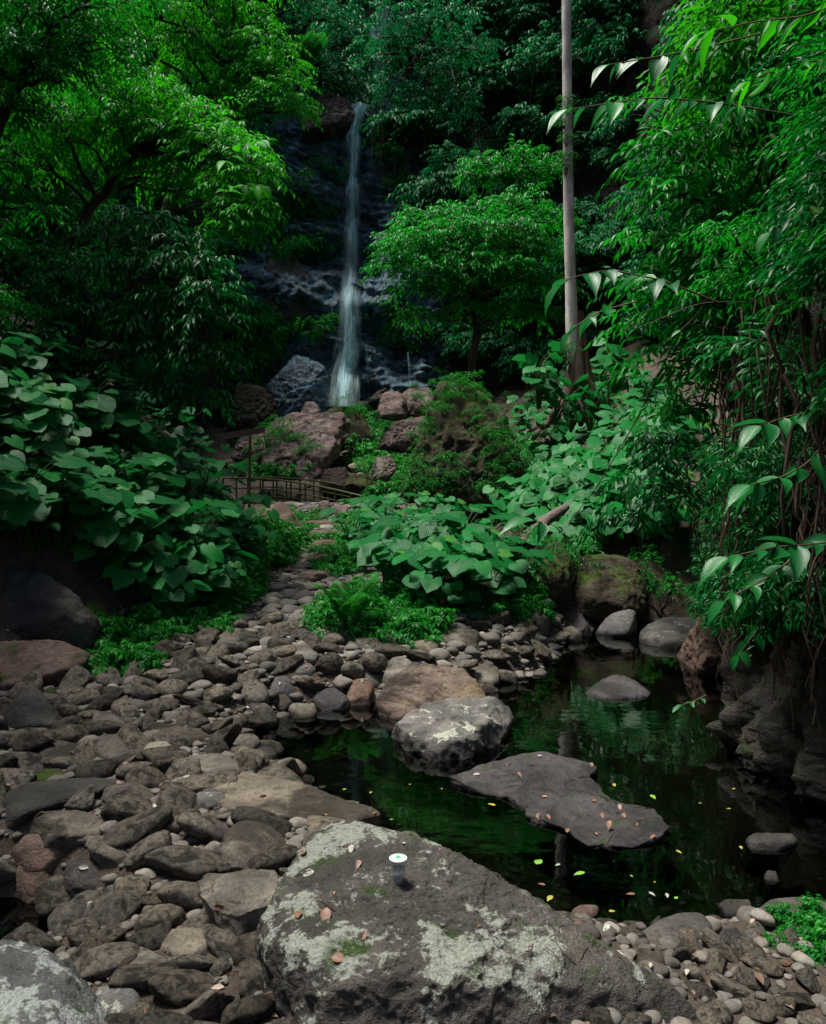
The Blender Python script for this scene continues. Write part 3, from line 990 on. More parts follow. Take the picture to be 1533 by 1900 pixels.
RK('rock', 'flat topped grey rock wedged above the greenish block', 'rock', [(157, 1565), (165, 1548), (225, 1552), (255, 1572), (266, 1600), (235, 1615), (210, 1590), (165, 1582)], 3.15, lean=.2, back=.12, mat='stone', seed=63, sub=5, cuts=2)
RK('boulder', 'big smooth brown boulder just left of the cup boulder', 'boulder', [(398, 1600), (410, 1545), (450, 1510), (480, 1515), (530, 1545), (545, 1580), (500, 1612), (430, 1618)], 3.15, lean=.45, back=.25, mat='stone', seed=64, sub=6, k=11, cuts=1)
slab('rock_slab', 'long brown slab sloping into the pool behind the cup boulder', 'rock slab', [(370, 1480), (400, 1455), (455, 1436), (520, 1448), (600, 1470), (690, 1500), (705, 1512), (640, 1528), (520, 1515), (430, 1510)], 0.31, 0.45, 'stone', 65, 0)
slab('rock_slab', 'flat brown slab with straight edges beside the cup boulder', 'rock slab', [(362, 1642), (390, 1632), (510, 1615), (525, 1640), (490, 1680), (440, 1695), (398, 1690)], 0.4, 0.14, 'stone', 66, 0.02)
RK('rock', 'broad triangular grey brown rock in front of the stony bank', 'rock', [(290, 1750), (320, 1722), (380, 1720), (402, 1742), (385, 1775), (335, 1790)], 2.55, lean=.25, back=.12, mat='stone', seed=67, sub=5, cuts=2)
RK('rock', 'large flat domed rock near the bottom edge of the stones', 'rock', [(190, 1775), (215, 1762), (270, 1758), (312, 1780), (328, 1810), (280, 1822), (215, 1810)], 2.45, lean=.22, back=.1, mat='stone', seed=68, sub=5)
RK('rock', 'smooth rounded grey rock beside the speckled corner boulder', 'rock', [(164, 1862), (175, 1830), (215, 1818), (255, 1830), (272, 1865), (255, 1892), (195, 1900)], 2.25, lean=.2, back=.12, mat='stone_grey', seed=69, sub=5, k=10, cuts=1)
RK('rock', 'light brown slab shaped rock at the near edge of the inlet', 'rock', [(330, 1425), (345, 1400), (410, 1396), (445, 1410), (462, 1430), (430, 1448), (360, 1450)], 4.5, lean=.4, back=.1, mat='stone', seed=70, sub=5, k=18)
RK('rock', 'black wet rock touching the pool beside the light brown slab', 'rock', [(444, 1395), (460, 1384), (500, 1384), (515, 1398), (500, 1412), (455, 1410)], 4.85, lean=.2, back=.15, mat='stone_dark', seed=71, sub=4)
RK('rock', 'long dark rock arching over the water left of the black wet rock', 'rock', [(412, 1378), (440, 1362), (470, 1360), (485, 1374), (470, 1388), (420, 1392)], 5.05, lean=.2, back=.15, mat='stone', seed=72, sub=4)
RK('rock', 'long low wedge rock crossing the middle of the stony bank', 'rock', [(255, 1345), (285, 1336), (360, 1352), (395, 1366), (398, 1385), (350, 1384), (265, 1362)], 4.95, lean=.2, back=.15, mat='stone', seed=73, sub=5, k=20)
RK('rock', 'large grey sloping rock with a shaded hollow at its foot', 'rock', [(165, 1380), (175, 1360), (215, 1360), (250, 1400), (268, 1418), (240, 1428), (200, 1405), (170, 1405)], 4.45, lean=.35, back=.15, mat='stone', seed=74, sub=5)
RK('rock', 'square dark brown rock left of the large sloping rock', 'rock', [(68, 1418), (72, 1375), (110, 1372), (168, 1384), (165, 1412), (100, 1420)], 4.35, lean=.3, back=.15, mat='stone', seed=75, sub=5, cuts=0)
RK('rock', 'yellowish tan rock perched over the long dark slab', 'rock', [(158, 1425), (178, 1404), (200, 1404), (206, 1428), (185, 1432)], 4.25, lean=.12, back=.1, mat='stone', seed=76, sub=4)
RK('rock', 'round shouldered rock above the large sloping rock', 'rock', [(168, 1345), (178, 1318), (205, 1318), (238, 1345), (230, 1356), (180, 1358)], 4.95, lean=.2, back=.15, mat='stone', seed=77, sub=5)
RK('rock', 'heart shaped rock with two lobes in the bank centre', 'rock', [(262, 1395), (275, 1376), (310, 1374), (330, 1395), (322, 1420), (290, 1425), (270, 1412)], 4.6, lean=.25, back=.15, mat='stone', seed=78, sub=5)
RK('rock', 'thin grey block rock with dark end near the fallen pale leaf', 'rock', [(358, 1490), (368, 1468), (415, 1468), (425, 1490), (380, 1505)], 3.75, lean=.25, back=.05, mat='stone_grey', seed=79, sub=5, k=20)
# right shore
RK('rock', 'small reddish rock at the water behind the cup boulder', 'rock', [(1058, 1688), (1075, 1676), (1112, 1676), (1118, 1695), (1095, 1712), (1065, 1706)], 3.5, lean=.15, back=.15, mat='stone_red', seed=81, sub=5, k=10)
RK('rock', 'long dark rock lying on the right shore behind the cup boulder', 'rock', [(1150, 1760), (1170, 1740), (1250, 1695), (1300, 1690), (1325, 1720), (1300, 1745), (1200, 1762)], 3.05, lean=.25, back=.15, mat='stone_dark', seed=82, sub=5)
RK('rock', 'black broken rock on the right shore', 'rock', [(1330, 1680), (1345, 1668), (1390, 1668), (1398, 1690), (1370, 1702), (1335, 1698)], 3.4, lean=.15, back=.15, mat='stone_dark', seed=83, sub=5, cuts=3)
RK('rock', 'wide olive rock at the right edge of the shore', 'rock', [(1400, 1690), (1430, 1668), (1500, 1664), (1560, 1680), (1560, 1700), (1450, 1704)], 3.4, lean=.2, back=.15, mat='stone_dark', seed=84, sub=5)
RK('rock', 'dark cube shaped rock among the right shore pebbles', 'rock', [(1330, 1745), (1340, 1722), (1365, 1718), (1385, 1745), (1370, 1762), (1340, 1762)], 2.95, lean=.12, back=.12, mat='stone_dark', seed=85, sub=5)
RK('rock', 'round pale brown rock next to the cup boulder on the right shore', 'rock', [(1168, 1775), (1180, 1755), (1225, 1752), (1242, 1780), (1230, 1805), (1180, 1800)], 2.75, lean=.2, back=.1, mat='stone', seed=86, sub=5, k=9)
RK('rock', 'flat dark rock awash below the mossy wall', 'rock', [(1385, 1555), (1400, 1545), (1470, 1545), (1482, 1560), (1440, 1582), (1390, 1575)], 4.05, lean=.2, back=.1, mat='stone_dark', seed=87, sub=5)
RK('rock', 'small upright rock in the shallows below the wall', 'rock', [(1416, 1635), (1424, 1614), (1440, 1616), (1448, 1640)], 3.75, lean=.1, back=.08, mat='stone_dark', seed=88, sub=4)
# rocks of the right wall foot
RK('rock', 'brown root like rock column at the foot of the hanging plants', 'rock', [(1296, 1235), (1300, 1160), (1318, 1120), (1345, 1130), (1362, 1190), (1368, 1250), (1330, 1246)], 7.4, lean=.25, back=.7, mat='stone_red', auto=False, seed=91, sub=6, rough=.1, ridge=.12, freq=1.5, cuts=0)
# rocks towards the falls
RK('boulder', 'huge tilted reddish slab boulder below the waterfall', 'boulder', [(455, 905), (462, 830), (515, 778), (560, 766), (640, 766), (656, 782), (645, 810), (612, 850), (575, 905), (520, 915)], 27, lean=2.5, back=1.5, mat='cliff_pale', seed=101, sub=6, k=26, rough=.035, ridge=.04, cuts=1, freq=2)
RK('boulder', 'moss capped boulder in the spray at the foot of the waterfall', 'boulder', [(590, 790), (612, 758), (640, 752), (675, 775), (690, 810), (640, 820)], 31, lean=1.2, back=1, mat='mossy', seed=102, sub=5)
RK('boulder', 'small pointed pinkish boulder left of the waterfall foot', 'boulder', [(556, 770), (566, 748), (578, 741), (598, 762), (590, 775)], 31, lean=.6, back=.5, mat='cliff_pale', seed=103, sub=4, k=20)
RK('boulder', 'pinkish flat faced boulder right of the waterfall foot', 'boulder', [(700, 756), (706, 730), (738, 722), (758, 748), (752, 772), (708, 768)], 31, lean=.9, back=.8, mat='cliff_pale', seed=104, sub=5, k=44, cuts=7, ridge=.09)
RK('boulder', 'pinkish boulder against the vine covered tower rock', 'boulder', [(742, 748), (748, 722), (792, 718), (812, 742), (800, 762), (756, 764)], 31.4, lean=.9, back=.8, mat='cliff_pale', seed=115, sub=5, k=44, cuts=7, ridge=.09)
RK('boulder', 'tall tower rock draped in vines beside the path', 'boulder', [(765, 890), (790, 780), (812, 706), (845, 690), (890, 700), (935, 745), (968, 830), (975, 930), (890, 960), (790, 945)], 16.5, lean=1.0, back=1.8, mat='mossy', seed=106, sub=6, rough=.09, ridge=.12, k=16, cuts=2, freq=1.8)
RK('boulder', 'rounded earthy boulder left of the stone steps', 'boulder', [(478, 985), (490, 940), (520, 928), (560, 965), (566, 1000), (540, 1030), (490, 1025)], 13.5, lean=.7, back=.9, mat='stone_red', seed=107, sub=5, rough=.06)
for i, (pl, yb, lab, mt) in enumerate([
    ([(700, 822), (735, 785), (790, 770), (800, 800), (760, 830)], 24, 'grey slanting rock between the tilted slab and the tower rock', 'cliff_pale'),
    ([(688, 880), (700, 850), (725, 846), (736, 868), (715, 885)], 22, 'yellowish rock below the grey slanting rock', 'stone'),
    ([(590, 905), (600, 872), (640, 868), (650, 905)], 24.5, 'brown rock behind the footbridge railing', 'stone_red'),
    ([(640, 900), (650, 882), (685, 880), (690, 905)], 22.5, 'moss green rock beyond the footbridge end', 'mossy'),
    ([(480, 745), (495, 700), (540, 660), (585, 655), (610, 700), (600, 760), (520, 775)], 33.5, 'black glistening boulder left of the waterfall base', 'cliff_wet'),
    ([(420, 790), (430, 715), (470, 705), (510, 740), (520, 800)], 32, 'dark brown boulder at the left foot of the wet cliff', 'cliff'),
    ([(430, 850), (440, 815), (480, 795), (520, 800), (500, 850)], 29, 'pale shelf rock left of the tilted slab', 'cliff_pale'),
    ([(1085, 900), (1095, 850), (1130, 826), (1172, 840), (1180, 890), (1150, 925)], 13, 'moss bearded boulder on the heart leaved slope', 'mossy'),
]):
    RK('boulder' if i > 3 else 'rock', lab, 'boulder' if i > 3 else 'rock', pl, yb, lean=.8 if yb > 20 else .4, back=.9, mat=mt, seed=120 + i, sub=6, k=20, rough=.09, ridge=.13, freq=2.2)

RK('outcrop', 'brown domed outcrop with a mossy streak left of the waterfall', 'rock outcrop', [(480, 570), (486, 510), (500, 478), (545, 470), (580, 520), (590, 575), (540, 585)], 36.3, lean=1.2, back=2.5, mat='cliff_brown', seed=141, sub=6, k=20, rough=.05, ridge=.08)
RK('outcrop', 'pale bare rock at the lip of the waterfall', 'rock outcrop', [(560, 232), (580, 198), (612, 180), (640, 184), (656, 200), (650, 214), (600, 228)], 38.9, lean=2.0, back=2.5, mat='cliff_pale', seed=160, sub=6, k=44, rough=.14, ridge=.22, cuts=6, freq=1.8)
RUBBLE = 1
# ---- stones of the bank: prototypes, then copies on packed spots
STONES = []
for i in range(22):
    rs = np.random.RandomState(200 + i)
    ty = (0, 1, 1, 2, 1)[i % 5]                      # 0 angular block, 1 worn, 2 flat shard
    nn = rs.normal(size=((9, 22, 11)[ty] + i % 4, 3))
    nn /= np.linalg.norm(nn, axis=1)[:, None]
    d = rs.uniform((.6, .8, .65)[ty], 1.0, len(nn))
    nn = np.vstack([nn, np.eye(3), -np.eye(3)]); d = np.append(d, [1] * 6)
    R, Fc = rock_verts(nn, d, 4, 1.0, (26, 9, 24)[ty], .05, 200 + i, .045)
    sx, sy, sz = rs.uniform(.95, 1.4), rs.uniform(.65, .95), rs.uniform(.48, .7) if ty < 2 else rs.uniform(.25, .4)
    R = R * np.array([sx, sy, sz])
    STONES.append(make_mesh('river_stone', R, [Fc], M['stone']))


rr_ = random.Random(77)
for i in range(110):
    u, v = rr_.uniform(430, 800), rr_.uniform(745, 925)
    l = hit(u, v)[0]
    if l is None or l.z > 6 or l.y < 15: continue
    if 560 < u < 650 and v > 900: continue
    o = link('rubble_rock', STONES[rr_.randrange(22)], loc=tuple(l))
    s_ = rr_.uniform(.18, .55) * l.y / 28
    o.scale = (s_, s_, s_ * 1.2)
    o.rotation_euler = (rr_.gauss(0, .4), rr_.gauss(0, .4), rr_.uniform(0, 6.28))
    tag(o, 'broken rock in the rubble between the footbridge and the waterfall', 'rock', 'rubble below the waterfall')


def vnear(x, y):   # is the ground point in frame (with a margin)?
    q = Vector((x, y, .3)) - CAMV
    f = q.y * cp + q.z * sp
    upv = -q.y * sp + q.z * cp
    if f < .5: return False
    u = 766.5 + q.x / f * F_PX
    v = 950 - upv / f * F_PX
    return -60 < u < 1600 and 1080 < v < 1960


allv = np.concatenate([r[0] for r in ROCK_BVH])
allf, off = [], 0
for r in ROCK_BVH:
    allf.append(r[1] + off); off += len(r[0])
RB = BVHTree.FromPolygons(allv.tolist(), np.concatenate(allf).tolist())


def top_at(x, y):
    """height of the highest big rock over (x, y), or None"""
    l, n, i, d = RB.ray_cast(Vector((x, y, 6)), Vector((0, 0, -1)))
    return l.z if l else None


spots = []
rnd = random.Random(42)
placed = np.zeros((0, 3))
radii = sorted([min(.125, max(.016, rnd.lognormvariate(-3.35, .68))) for _ in range(14000)], reverse=True)
for r in radii:
    for _ in range(5):
        x, y = rnd.uniform(-3.6, 2.4), rnd.uniform(1.9, 9.6)
        if not vnear(x, y): continue
        if y < 3.0 and r > .095: continue
        if x > .3 + (y - 2) * .1 and y < 3.9 and r > .055: continue
        if x < interp(y, XL) - .25: continue
        if y > 8.2 and not (-1.6 < x < -.35 or x > .6 and y < 9.2 and r < .09): continue
        dp = float(sdf_poly(np.array([x]), np.array([y]), POOL)[0])
        if dp < -.12 or (dp < .05 and r > .1): continue
        if float(sdf_poly(np.array([x]), np.array([y]), POOL2)[0]) < .02: continue
        if len(placed):
            dd = np.hypot(placed[:, 0] - x, placed[:, 1] - y)
            if (dd < (placed[:, 2] + r) * .80).any(): continue
        t = top_at(x, y)
        if t is not None and t > hz(x, y) - .03: continue
        placed = np.vstack([placed, (x, y, r)])
        break
print('stones', len(placed), round(time.time() - T0, 1))
order = np.argsort([-p[2] / p[1] for p in placed])
small_V, small_F, off = [], [], 0
SV = [None] * 6
for i in range(6):
    rs = np.random.RandomState(300 + i)
    nn = rs.normal(size=(22, 3)); nn /= np.linalg.norm(nn, axis=1)[:, None]
    R, Fc = rock_verts(nn, rs.uniform(.7, 1, 22), 3, 1.0, 10, .05, 300 + i, .04)
    SV[i] = (R * np.array([1.1, .85, .6]), Fc)
for k, j in enumerate(order):
    x, y, r = placed[j]
    z = hz(x, y)
    if k < 295:
        o = link('river_stone', STONES[rnd.randrange(22)], loc=(x, y, z + r * rnd.uniform(.12, .3)))
        s = r * rnd.uniform(.98, 1.12)
        o.scale = (s, s, s)
        o.rotation_euler = (rnd.gauss(0, .32), rnd.gauss(0, .32), rnd.uniform(0, 6.28))
        if x > .7 and y < 4:
            tag(o, 'small rounded stone on the right shore beyond the cup boulder', 'stone', 'stones on the right shore')
        elif x > .5:
            tag(o, 'small stone on the damp shore at the head of the pool', 'stone', 'stones at the pool head')
        elif y > 6.2:
            tag(o, 'grey brown stone on the far stony bank before the path', 'stone', 'stones at the mouth of the path')
        elif y > 3.9:
            tag(o, 'rounded brown stone on the middle of the stony bank', 'stone', 'stones on the middle of the bank')
        else:
            tag(o, 'rounded grey brown stone lying close by on the near bank', 'stone', 'stones on the near bank')
    else:
        R, Fc = SV[rnd.randrange(6)]
        a = rnd.uniform(0, 6.28)
        ca, sa = math.cos(a), math.sin(a)
        Rr = R @ np.array([[ca, sa, 0], [-sa, ca, 0], [0, 0, 1]]) * r * 1.05
        small_V.append(Rr + np.array([x, y, z + r * .2])); small_F.append(Fc + off); off += len(R)
def kind_of(r):
    return 'stone'


singled = set()
stones = [o for o in COL.objects if o.name.startswith('river_stone')]
for lab, lx, ly in LAND:
    if ly > 9.3: continue
    c_ = sorted(stones, key=lambda o: (o.location.x - lx) ** 2 + (o.location.y - ly) ** 2)
    for o in c_[:1]:
        if o.name in singled: continue
        singled.add(o.name)
        o['label'] = 'stone lying nearest to the ' + ' '.join(lab.split()[:11])
# loose pebbles and gravel, beyond count
n = 15000
px, py = RG.uniform(-3.8, 2.8, n), RG.uniform(1.8, 10.5, n)
dp = sdf_poly(px, py, POOL)
zz = hterr(px, py)
pn_ = fbm(np.stack([px * 1.2, py * 1.2, px * 0], 1), 3)
ok = (px > interp(py, XL) - .3) & (dp > -.8) & ((py < 8.6) | ((px > -1.7) & (px < -.5)) | (px > .5)) & (pn_ > -.35)
for x, y, z in zip(px[ok], py[ok], zz[ok]):
    R, Fc = SV[rnd.randrange(6)]
    V2, F2 = ICO[2]
    r = rnd.lognormvariate(-4.2, .45)
    sc = np.array([r * rnd.uniform(.8, 1.5), r * rnd.uniform(.7, 1.2), r * .6])
    a = rnd.uniform(0, 6.28); ca, sa = math.cos(a), math.sin(a)
    Rr = (V2 * sc) @ np.array([[ca, sa, 0], [-sa, ca, 0], [0, 0, 1]])
    small_V.append(Rr + np.array([x, y, z + r * .15])); small_F.append(F2 + off); off += len(V2)


def island_tints(parts):
    return np.concatenate([np.full(len(p), rnd.random()) for p in parts])


def gravel_material():
    m, nt, out = newmat('gravel')
    at = N(nt, 'Attribute', attribute_name='tint')
    geo = N(nt, 'NewGeometry')
    n = noise(nt, geo.outputs['Position'], 45, 4, .7)
    col = ramp(nt, at.outputs['Fac'], [(0, (.042, .036, .029)), (.4, (.095, .084, .07)), (.75, (.14, .125, .105)), (.93, (.17, .145, .12)), (1, (.25, .23, .19))])
    col = mixc(nt, 1.0, col, ramp(nt, n, [(.3, .55), (.7, 1.25)]), 'MULTIPLY')
    b = N(nt, 'BsdfPrincipled')
    b.inputs['Roughness'].default_value = .85
    nt.links.new(col, b.inputs['Base Color'])
    nt.links.new(b.outputs[0], out.inputs[0])
    return m


M['gravel'] = gravel_material()
n = 4200
py = RG.uniform(8.4, 23, n); px = np.interp(py, [8, 11, 15, 20, 23], [-1.0, -1.15, -1.5, -2.2, -2.8]) + RG.normal(size=n) * .38
pz = hterr(px, py)
for x, y, z in zip(px, py, pz):
    r = rnd.lognormvariate(-3.7, .5) * (.7 + y / 30)
    a = rnd.uniform(0, 6.28); ca, sa = math.cos(a), math.sin(a)
    R, Fc = SV[rnd.randrange(6)] if r > .05 else ICO[2]
    Rr = (R * np.array([r * 1.3, r, r * (.55 if r <= .05 else .9)])) @ np.array([[ca, sa, 0], [-sa, ca, 0], [0, 0, 1]])
    small_V.append(Rr + np.array([x, y, z + r * .1])); small_F.append(Fc + off); off += len(R)
pb = link('pebbles', make_mesh('pebbles', np.concatenate(small_V), [np.concatenate(small_F)], M['gravel'], tint=island_tints(small_V)))
tag(pb, 'loose pebbles and gravel filling the gaps between the river stones', 'pebbles', kind='stuff')
print('rocks', round(time.time() - T0, 1))

# ------------------------------------------------------------------ leaves
def leaf_template(kind):
    if kind == 'simple':       # folded narrow leaf: base, 2 pairs of edges, tip, rib
        V = [(0, 0, 0), (-.5, .38, .06), (0, .38, -.02), (.5, .38, .06), (-.34, .72, -.02), (0, .72, -.10), (.34, .72, -.02), (0, 1, -.22)]
        F3 = [(0, 2, 1), (0, 3, 2), (4, 5, 7), (5, 6, 7)]
        F4 = [(1, 2, 5, 4), (2, 3, 6, 5)]
    elif kind == 'tiny':
        V = [(0, 0, 0), (-.5, .45, .05), (.5, .45, .05), (0, 1, -.15), (0, .45, -.05)]
        F3 = [(0, 4, 1), (0, 2, 4), (1, 4, 3), (4, 2, 3)]
        F4 = []
    elif kind == 'broad':      # long ribbed leaf, more sections
        V, F3, F4 = [], [], []
        ts = [0, .08, .2, .35, .5, .65, .8, .92]
        ws = [.03, .22, .42, .5, .48, .38, .22, .09]
        for t, w in zip(ts, ws):
            z = -.30 * t * t
            V += [(-w, t, z + .10 * w / .5 + .015 * math.sin(t * 40)), (0, t, z - .02), (w, t, z + .10 * w / .5 - .015 * math.sin(t * 37))]
        V.append((0, 1.05, -.36))
        for i in range(7):
            a = 3 * i
            F4 += [(a, a + 1, a + 4, a + 3), (a + 1, a + 2, a + 5, a + 4)]
        F3 = [(21, 22, 24), (22, 23, 24)]
    elif kind.startswith('heart'):
        sd_ = int(kind[5:])
        rs = np.random.RandomState(sd_)
        o = [(0, .02), (.06, -.12), (.20, -.24), (.37, -.21), (.50, -.06), (.56, .14), (.53, .36), (.42, .57), (.26, .74), (.10, .86), (0, .95)]
        ring = o + [(-x, y) for x, y in o[-2:0:-1]]
        ring = [(x * (1 + .06 * rs.randn()), y + .02 * rs.randn()) for x, y in ring]
        c = (0, .22)

        def zf(x, y):
            return .07 * abs(x) - .13 * max(y, 0) ** 2 - .12 * min(y, 0) ** 2 * 1 + .016 * math.sin(x * 9 + sd_) * math.cos(y * 8 + sd_ * 2) - .10 * x * x
        V = [(c[0], c[1], zf(*c))]
        n = len(ring)
        for s_ in (.5, 1.0):
            for x, y in ring:
                X_, Y_ = c[0] + (x - c[0]) * s_, c[1] + (y - c[1]) * s_
                V.append((X_, Y_, zf(X_, Y_) + (.012 * rs.randn() if s_ == 1 else 0)))
        F3 = [(0, 1 + i, 1 + (i + 1) % n) for i in range(n)]
        F4 = [(1 + i, 1 + (i + 1) % n, 1 + n + (i + 1) % n, 1 + n + i) for i in range(n)]
        F4 = [f[::-1] for f in F4]
    return np.array(V, float), np.array(F3, int).reshape(-1, 3), np.array(F4, int).reshape(-1, 4)


TPL = {k: leaf_template(k) for k in ('simple', 'tiny', 'broad', 'heart1', 'heart2', 'heart3', 'heart4')}


def nrmz(v):
    return v / (np.linalg.norm(v, axis=-1, keepdims=True) + 1e-9)


class Leaves:
    def __init__(s): s.parts = {}

    def add(s, kind, B, D, Nn, L, W, tint=None):
        B, D, Nn = (np.atleast_2d(np.asarray(a, float)) for a in (B, D, Nn))
        n = len(B)
        if tint is None: tint = RG.uniform(.1, .9, n)
        s.parts.setdefault(kind, []).append((B, D, Nn, np.broadcast_to(L, n), np.broadcast_to(W, n), np.broadcast_to(tint, n)))

    def mesh(s, name, mat):
        VV, F3, F4, TT, UV, off = [], [], [], [], [], 0
        for kind, lst in s.parts.items():
            V, f3, f4 = TPL[kind]
            B, D, Nn, L, W, T = (np.concatenate([p[i] for p in lst]) for i in range(6))
            D = nrmz(D)
            S = nrmz(np.cross(D, Nn))
            U = np.cross(S, D)
            n, k = len(B), len(V)
            P_ = B[:, None] + S[:, None] * (V[None, :, 0:1] * W[:, None, None]) + D[:, None] * (V[None, :, 1:2] * L[:, None, None]) + U[:, None] * (V[None, :, 2:3] * L[:, None, None])
            VV.append(P_.reshape(-1, 3))
            TT.append(np.repeat(T, k))
            UV.append(np.tile(V[:, :2], (n, 1)))
            idx = (np.arange(n) * k + off)[:, None, None]
            if len(f3): F3.append((f3[None] + idx).reshape(-1, 3))
            if len(f4): F4.append((f4[None] + idx).reshape(-1, 4))
            off += n * k
        faces = ([np.concatenate(F3)] if F3 else []) + ([np.concatenate(F4)] if F4 else [])
        return make_mesh(name, np.concatenate(VV), faces, mat, tint=np.concatenate(TT), uv=np.concatenate(UV))


class Tubes:
    def __init__(s): s.V, s.F, s.off = [], [], 0

    def add(s, pts, r0, r1, ns=6, wob=0):
        p = np.array([q[:] if hasattr(q, 'x') else q for q in pts], float)
        n = len(p)
        t = nrmz(np.gradient(p, axis=0))
        ref = np.array([0.31, .17, .93]) if abs(t[0][2]) < .8 else np.array([1., .2, 0])
        a = nrmz(np.cross(t, ref)); b = np.cross(t, a)
        an = np.linspace(0, 2 * math.pi, ns, endpoint=False)
        r = np.linspace(r0, r1, n) if not hasattr(r0, '__len__') else np.asarray(r0)
        rr = r[:, None] * (1 + (wob * RG.normal(size=(n, ns)) if wob else 0))
        V = p[:, None] + a[:, None] * (np.cos(an)[None, :, None] * rr[..., None]) + b[:, None] * (np.sin(an)[None, :, None] * rr[..., None])
        i = np.arange(n * ns).reshape(n, ns)
        j = np.roll(i, -1, axis=1)
        s.F.append(np.stack([i[:-1], j[:-1], j[1:], i[1:]], -1).reshape(-1, 4) + s.off)
        s.V.append(V.reshape(-1, 3)); s.off += n * ns

    def mesh(s, name, mat): return make_mesh(name, np.concatenate(s.V), [np.concatenate(s.F)], mat)


def curve(a, b, sag=0, wob=0, n=8):
    a, b = np.array(a[:], float), np.array(b[:], float)
    t = np.linspace(0, 1, n)[:, None]
    p = a + (b - a) * t
    p[:, 2] += sag * 4 * (t * (1 - t))[:, 0]
    if wob:
        w = RG.normal(size=(n, 3)) * wob; w[0] = w[-1] = 0
        p += w
    return p


DOWN = np.array([0, 0, -1.0])


def sprays(lv, O, D, k, length, leafL, ratio=.38, droop=.5, kind='simple', tint=(.2, .8), spread=.9, flat=.35, tw=None):
    """twigs starting at O along D, each with k leaves in two ranks"""
    O, D = np.asarray(O, float), nrmz(np.asarray(D, float))
    n = len(O)
    ln = length * RG.uniform(.7, 1.25, n)
    up = np.array([0, 0, 1.0])
    side = nrmz(np.cross(D, up) + RG.normal(size=(n, 3)) * .15)
    tb = RG.uniform(tint[0], tint[1], n)
    for i in range(k):
        t = (i + .6) / k
        dr = droop * t * t
        pos = O + D * (ln * t)[:, None] + DOWN * (ln * dr)[:, None]
        ax = nrmz(D + DOWN * (2 * droop * t))
        sg = 1 if i % 2 else -1
        if i == k - 1: sg = 0
        d = ax * (.55 + .5 * t) + side * (sg * spread) + DOWN * (.25 + droop * .5) + RG.normal(size=(n, 3)) * .18
        nn = up + np.cross(side, ax) * 0 + RG.normal(size=(n, 3)) * flat
        L = leafL * RG.uniform(.7, 1.2, n) * (1 - .35 * abs(t - .5))
        lv.add(kind, pos, d, nn, L, L * ratio, np.clip(tb + RG.normal(size=n) * .12, 0, 1))
    if tw is not None:
        for q in range(min(n, 400)):
            tw.add([O[q], O[q] + D[q] * ln[q] * .5 + DOWN * ln[q] * droop * .25, O[q] + D[q] * ln[q] + DOWN * ln[q] * droop], .012 * length / .5, .003, 3)


def pad(lv, c, r, n, k, length, leafL, tw=None, tree_c=None, **kw):
    """foliage pad: twigs on and inside a flattened dome"""
    c, r = np.asarray(c[:], float), np.asarray(r, float)
    q = nrmz(RG.normal(size=(n, 3)))
    q[:, 2] = np.where(q[:, 2] < -.25, -q[:, 2] * .6, q[:, 2])
    rad = RG.uniform(.35, 1.0, n) ** .6
    # uneven outline
    rad = rad * (1 + .55 * fbm(q * 2.0 + c, 3))
    rad = rad * np.where(RG.uniform(size=n) < .1, 1.22, 1)
    O = c + q * r * rad[:, None] * .86
    D = q * np.array([1, 1, .45]) + np.array([0, 0, .12]) + RG.normal(size=(n, 3)) * .25
    sprays(lv, O, D, k, length, leafL, tw=tw, **kw)


def new_plant(name, label, cat, group=None, loc=(0, 0, 0)):
    return tag(empty(name, loc), label, cat, group)


# ---------------------------------------------------------------- bushes for cliffs and slopes
def bush_proto(name, cat, mat, leafL, npad, k, seed, ratio=.38, kind='simple', dens=46, droop=.55, label='bush', length=.42, barkm='bark_dark', flat=.4):
    global RG
    RG = np.random.default_rng(seed)
    root = new_plant(name, label, cat)
    lv, tw = Leaves(), Tubes()
    for i in range(npad):
        a = RG.uniform(0, 6.28)
        rr = RG.uniform(.1, .75)
        c = np.array([rr * math.cos(a), rr * math.sin(a), RG.uniform(.1, .8)])
        pr = RG.uniform(.32, .6)
        pad(lv, c, (pr, pr, pr * .6), dens, k, length, leafL, ratio=ratio, kind=kind, droop=droop, flat=flat)
        tw.add(curve((0, 0, -.35), c, .05, .05), .035, .012, 5)
    f = link('foliage', lv.mesh('foliage', M[mat]), root)
    b = link('branches', tw.mesh('branches', M[barkm]), root)
    return Proto(root, [f, b])


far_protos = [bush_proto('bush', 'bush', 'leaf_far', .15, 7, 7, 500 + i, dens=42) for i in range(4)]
mid_protos = [bush_proto('bush', 'bush', 'leaf_mid', .12, 7, 8, 520 + i, dens=48) for i in range(2)]
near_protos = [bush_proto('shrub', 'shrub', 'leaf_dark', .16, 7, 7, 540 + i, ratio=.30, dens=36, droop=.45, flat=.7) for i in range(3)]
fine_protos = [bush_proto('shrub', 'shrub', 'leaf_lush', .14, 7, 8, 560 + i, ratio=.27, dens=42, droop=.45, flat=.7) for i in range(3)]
fall_protos = [bush_proto('creeper', 'creeper', 'leaf_mid', .12, 5, 7, 580 + i, dens=34, droop=.9, ratio=.5) for i in range(2)]

rnd = random.Random(99)
for p_ in far_protos + mid_protos + near_protos + fine_protos + fall_protos: p_.root.location = (0, -500, 0)


def inpoly(u, v, poly):
    c = False
    n = len(poly)
    for i in range(n):
        ax, ay = poly[i]; bx, by = poly[(i + 1) % n]
        if (ay > v) != (by > v) and u < (bx - ax) * (v - ay) / (by - ay) + ax: c = not c
    return c


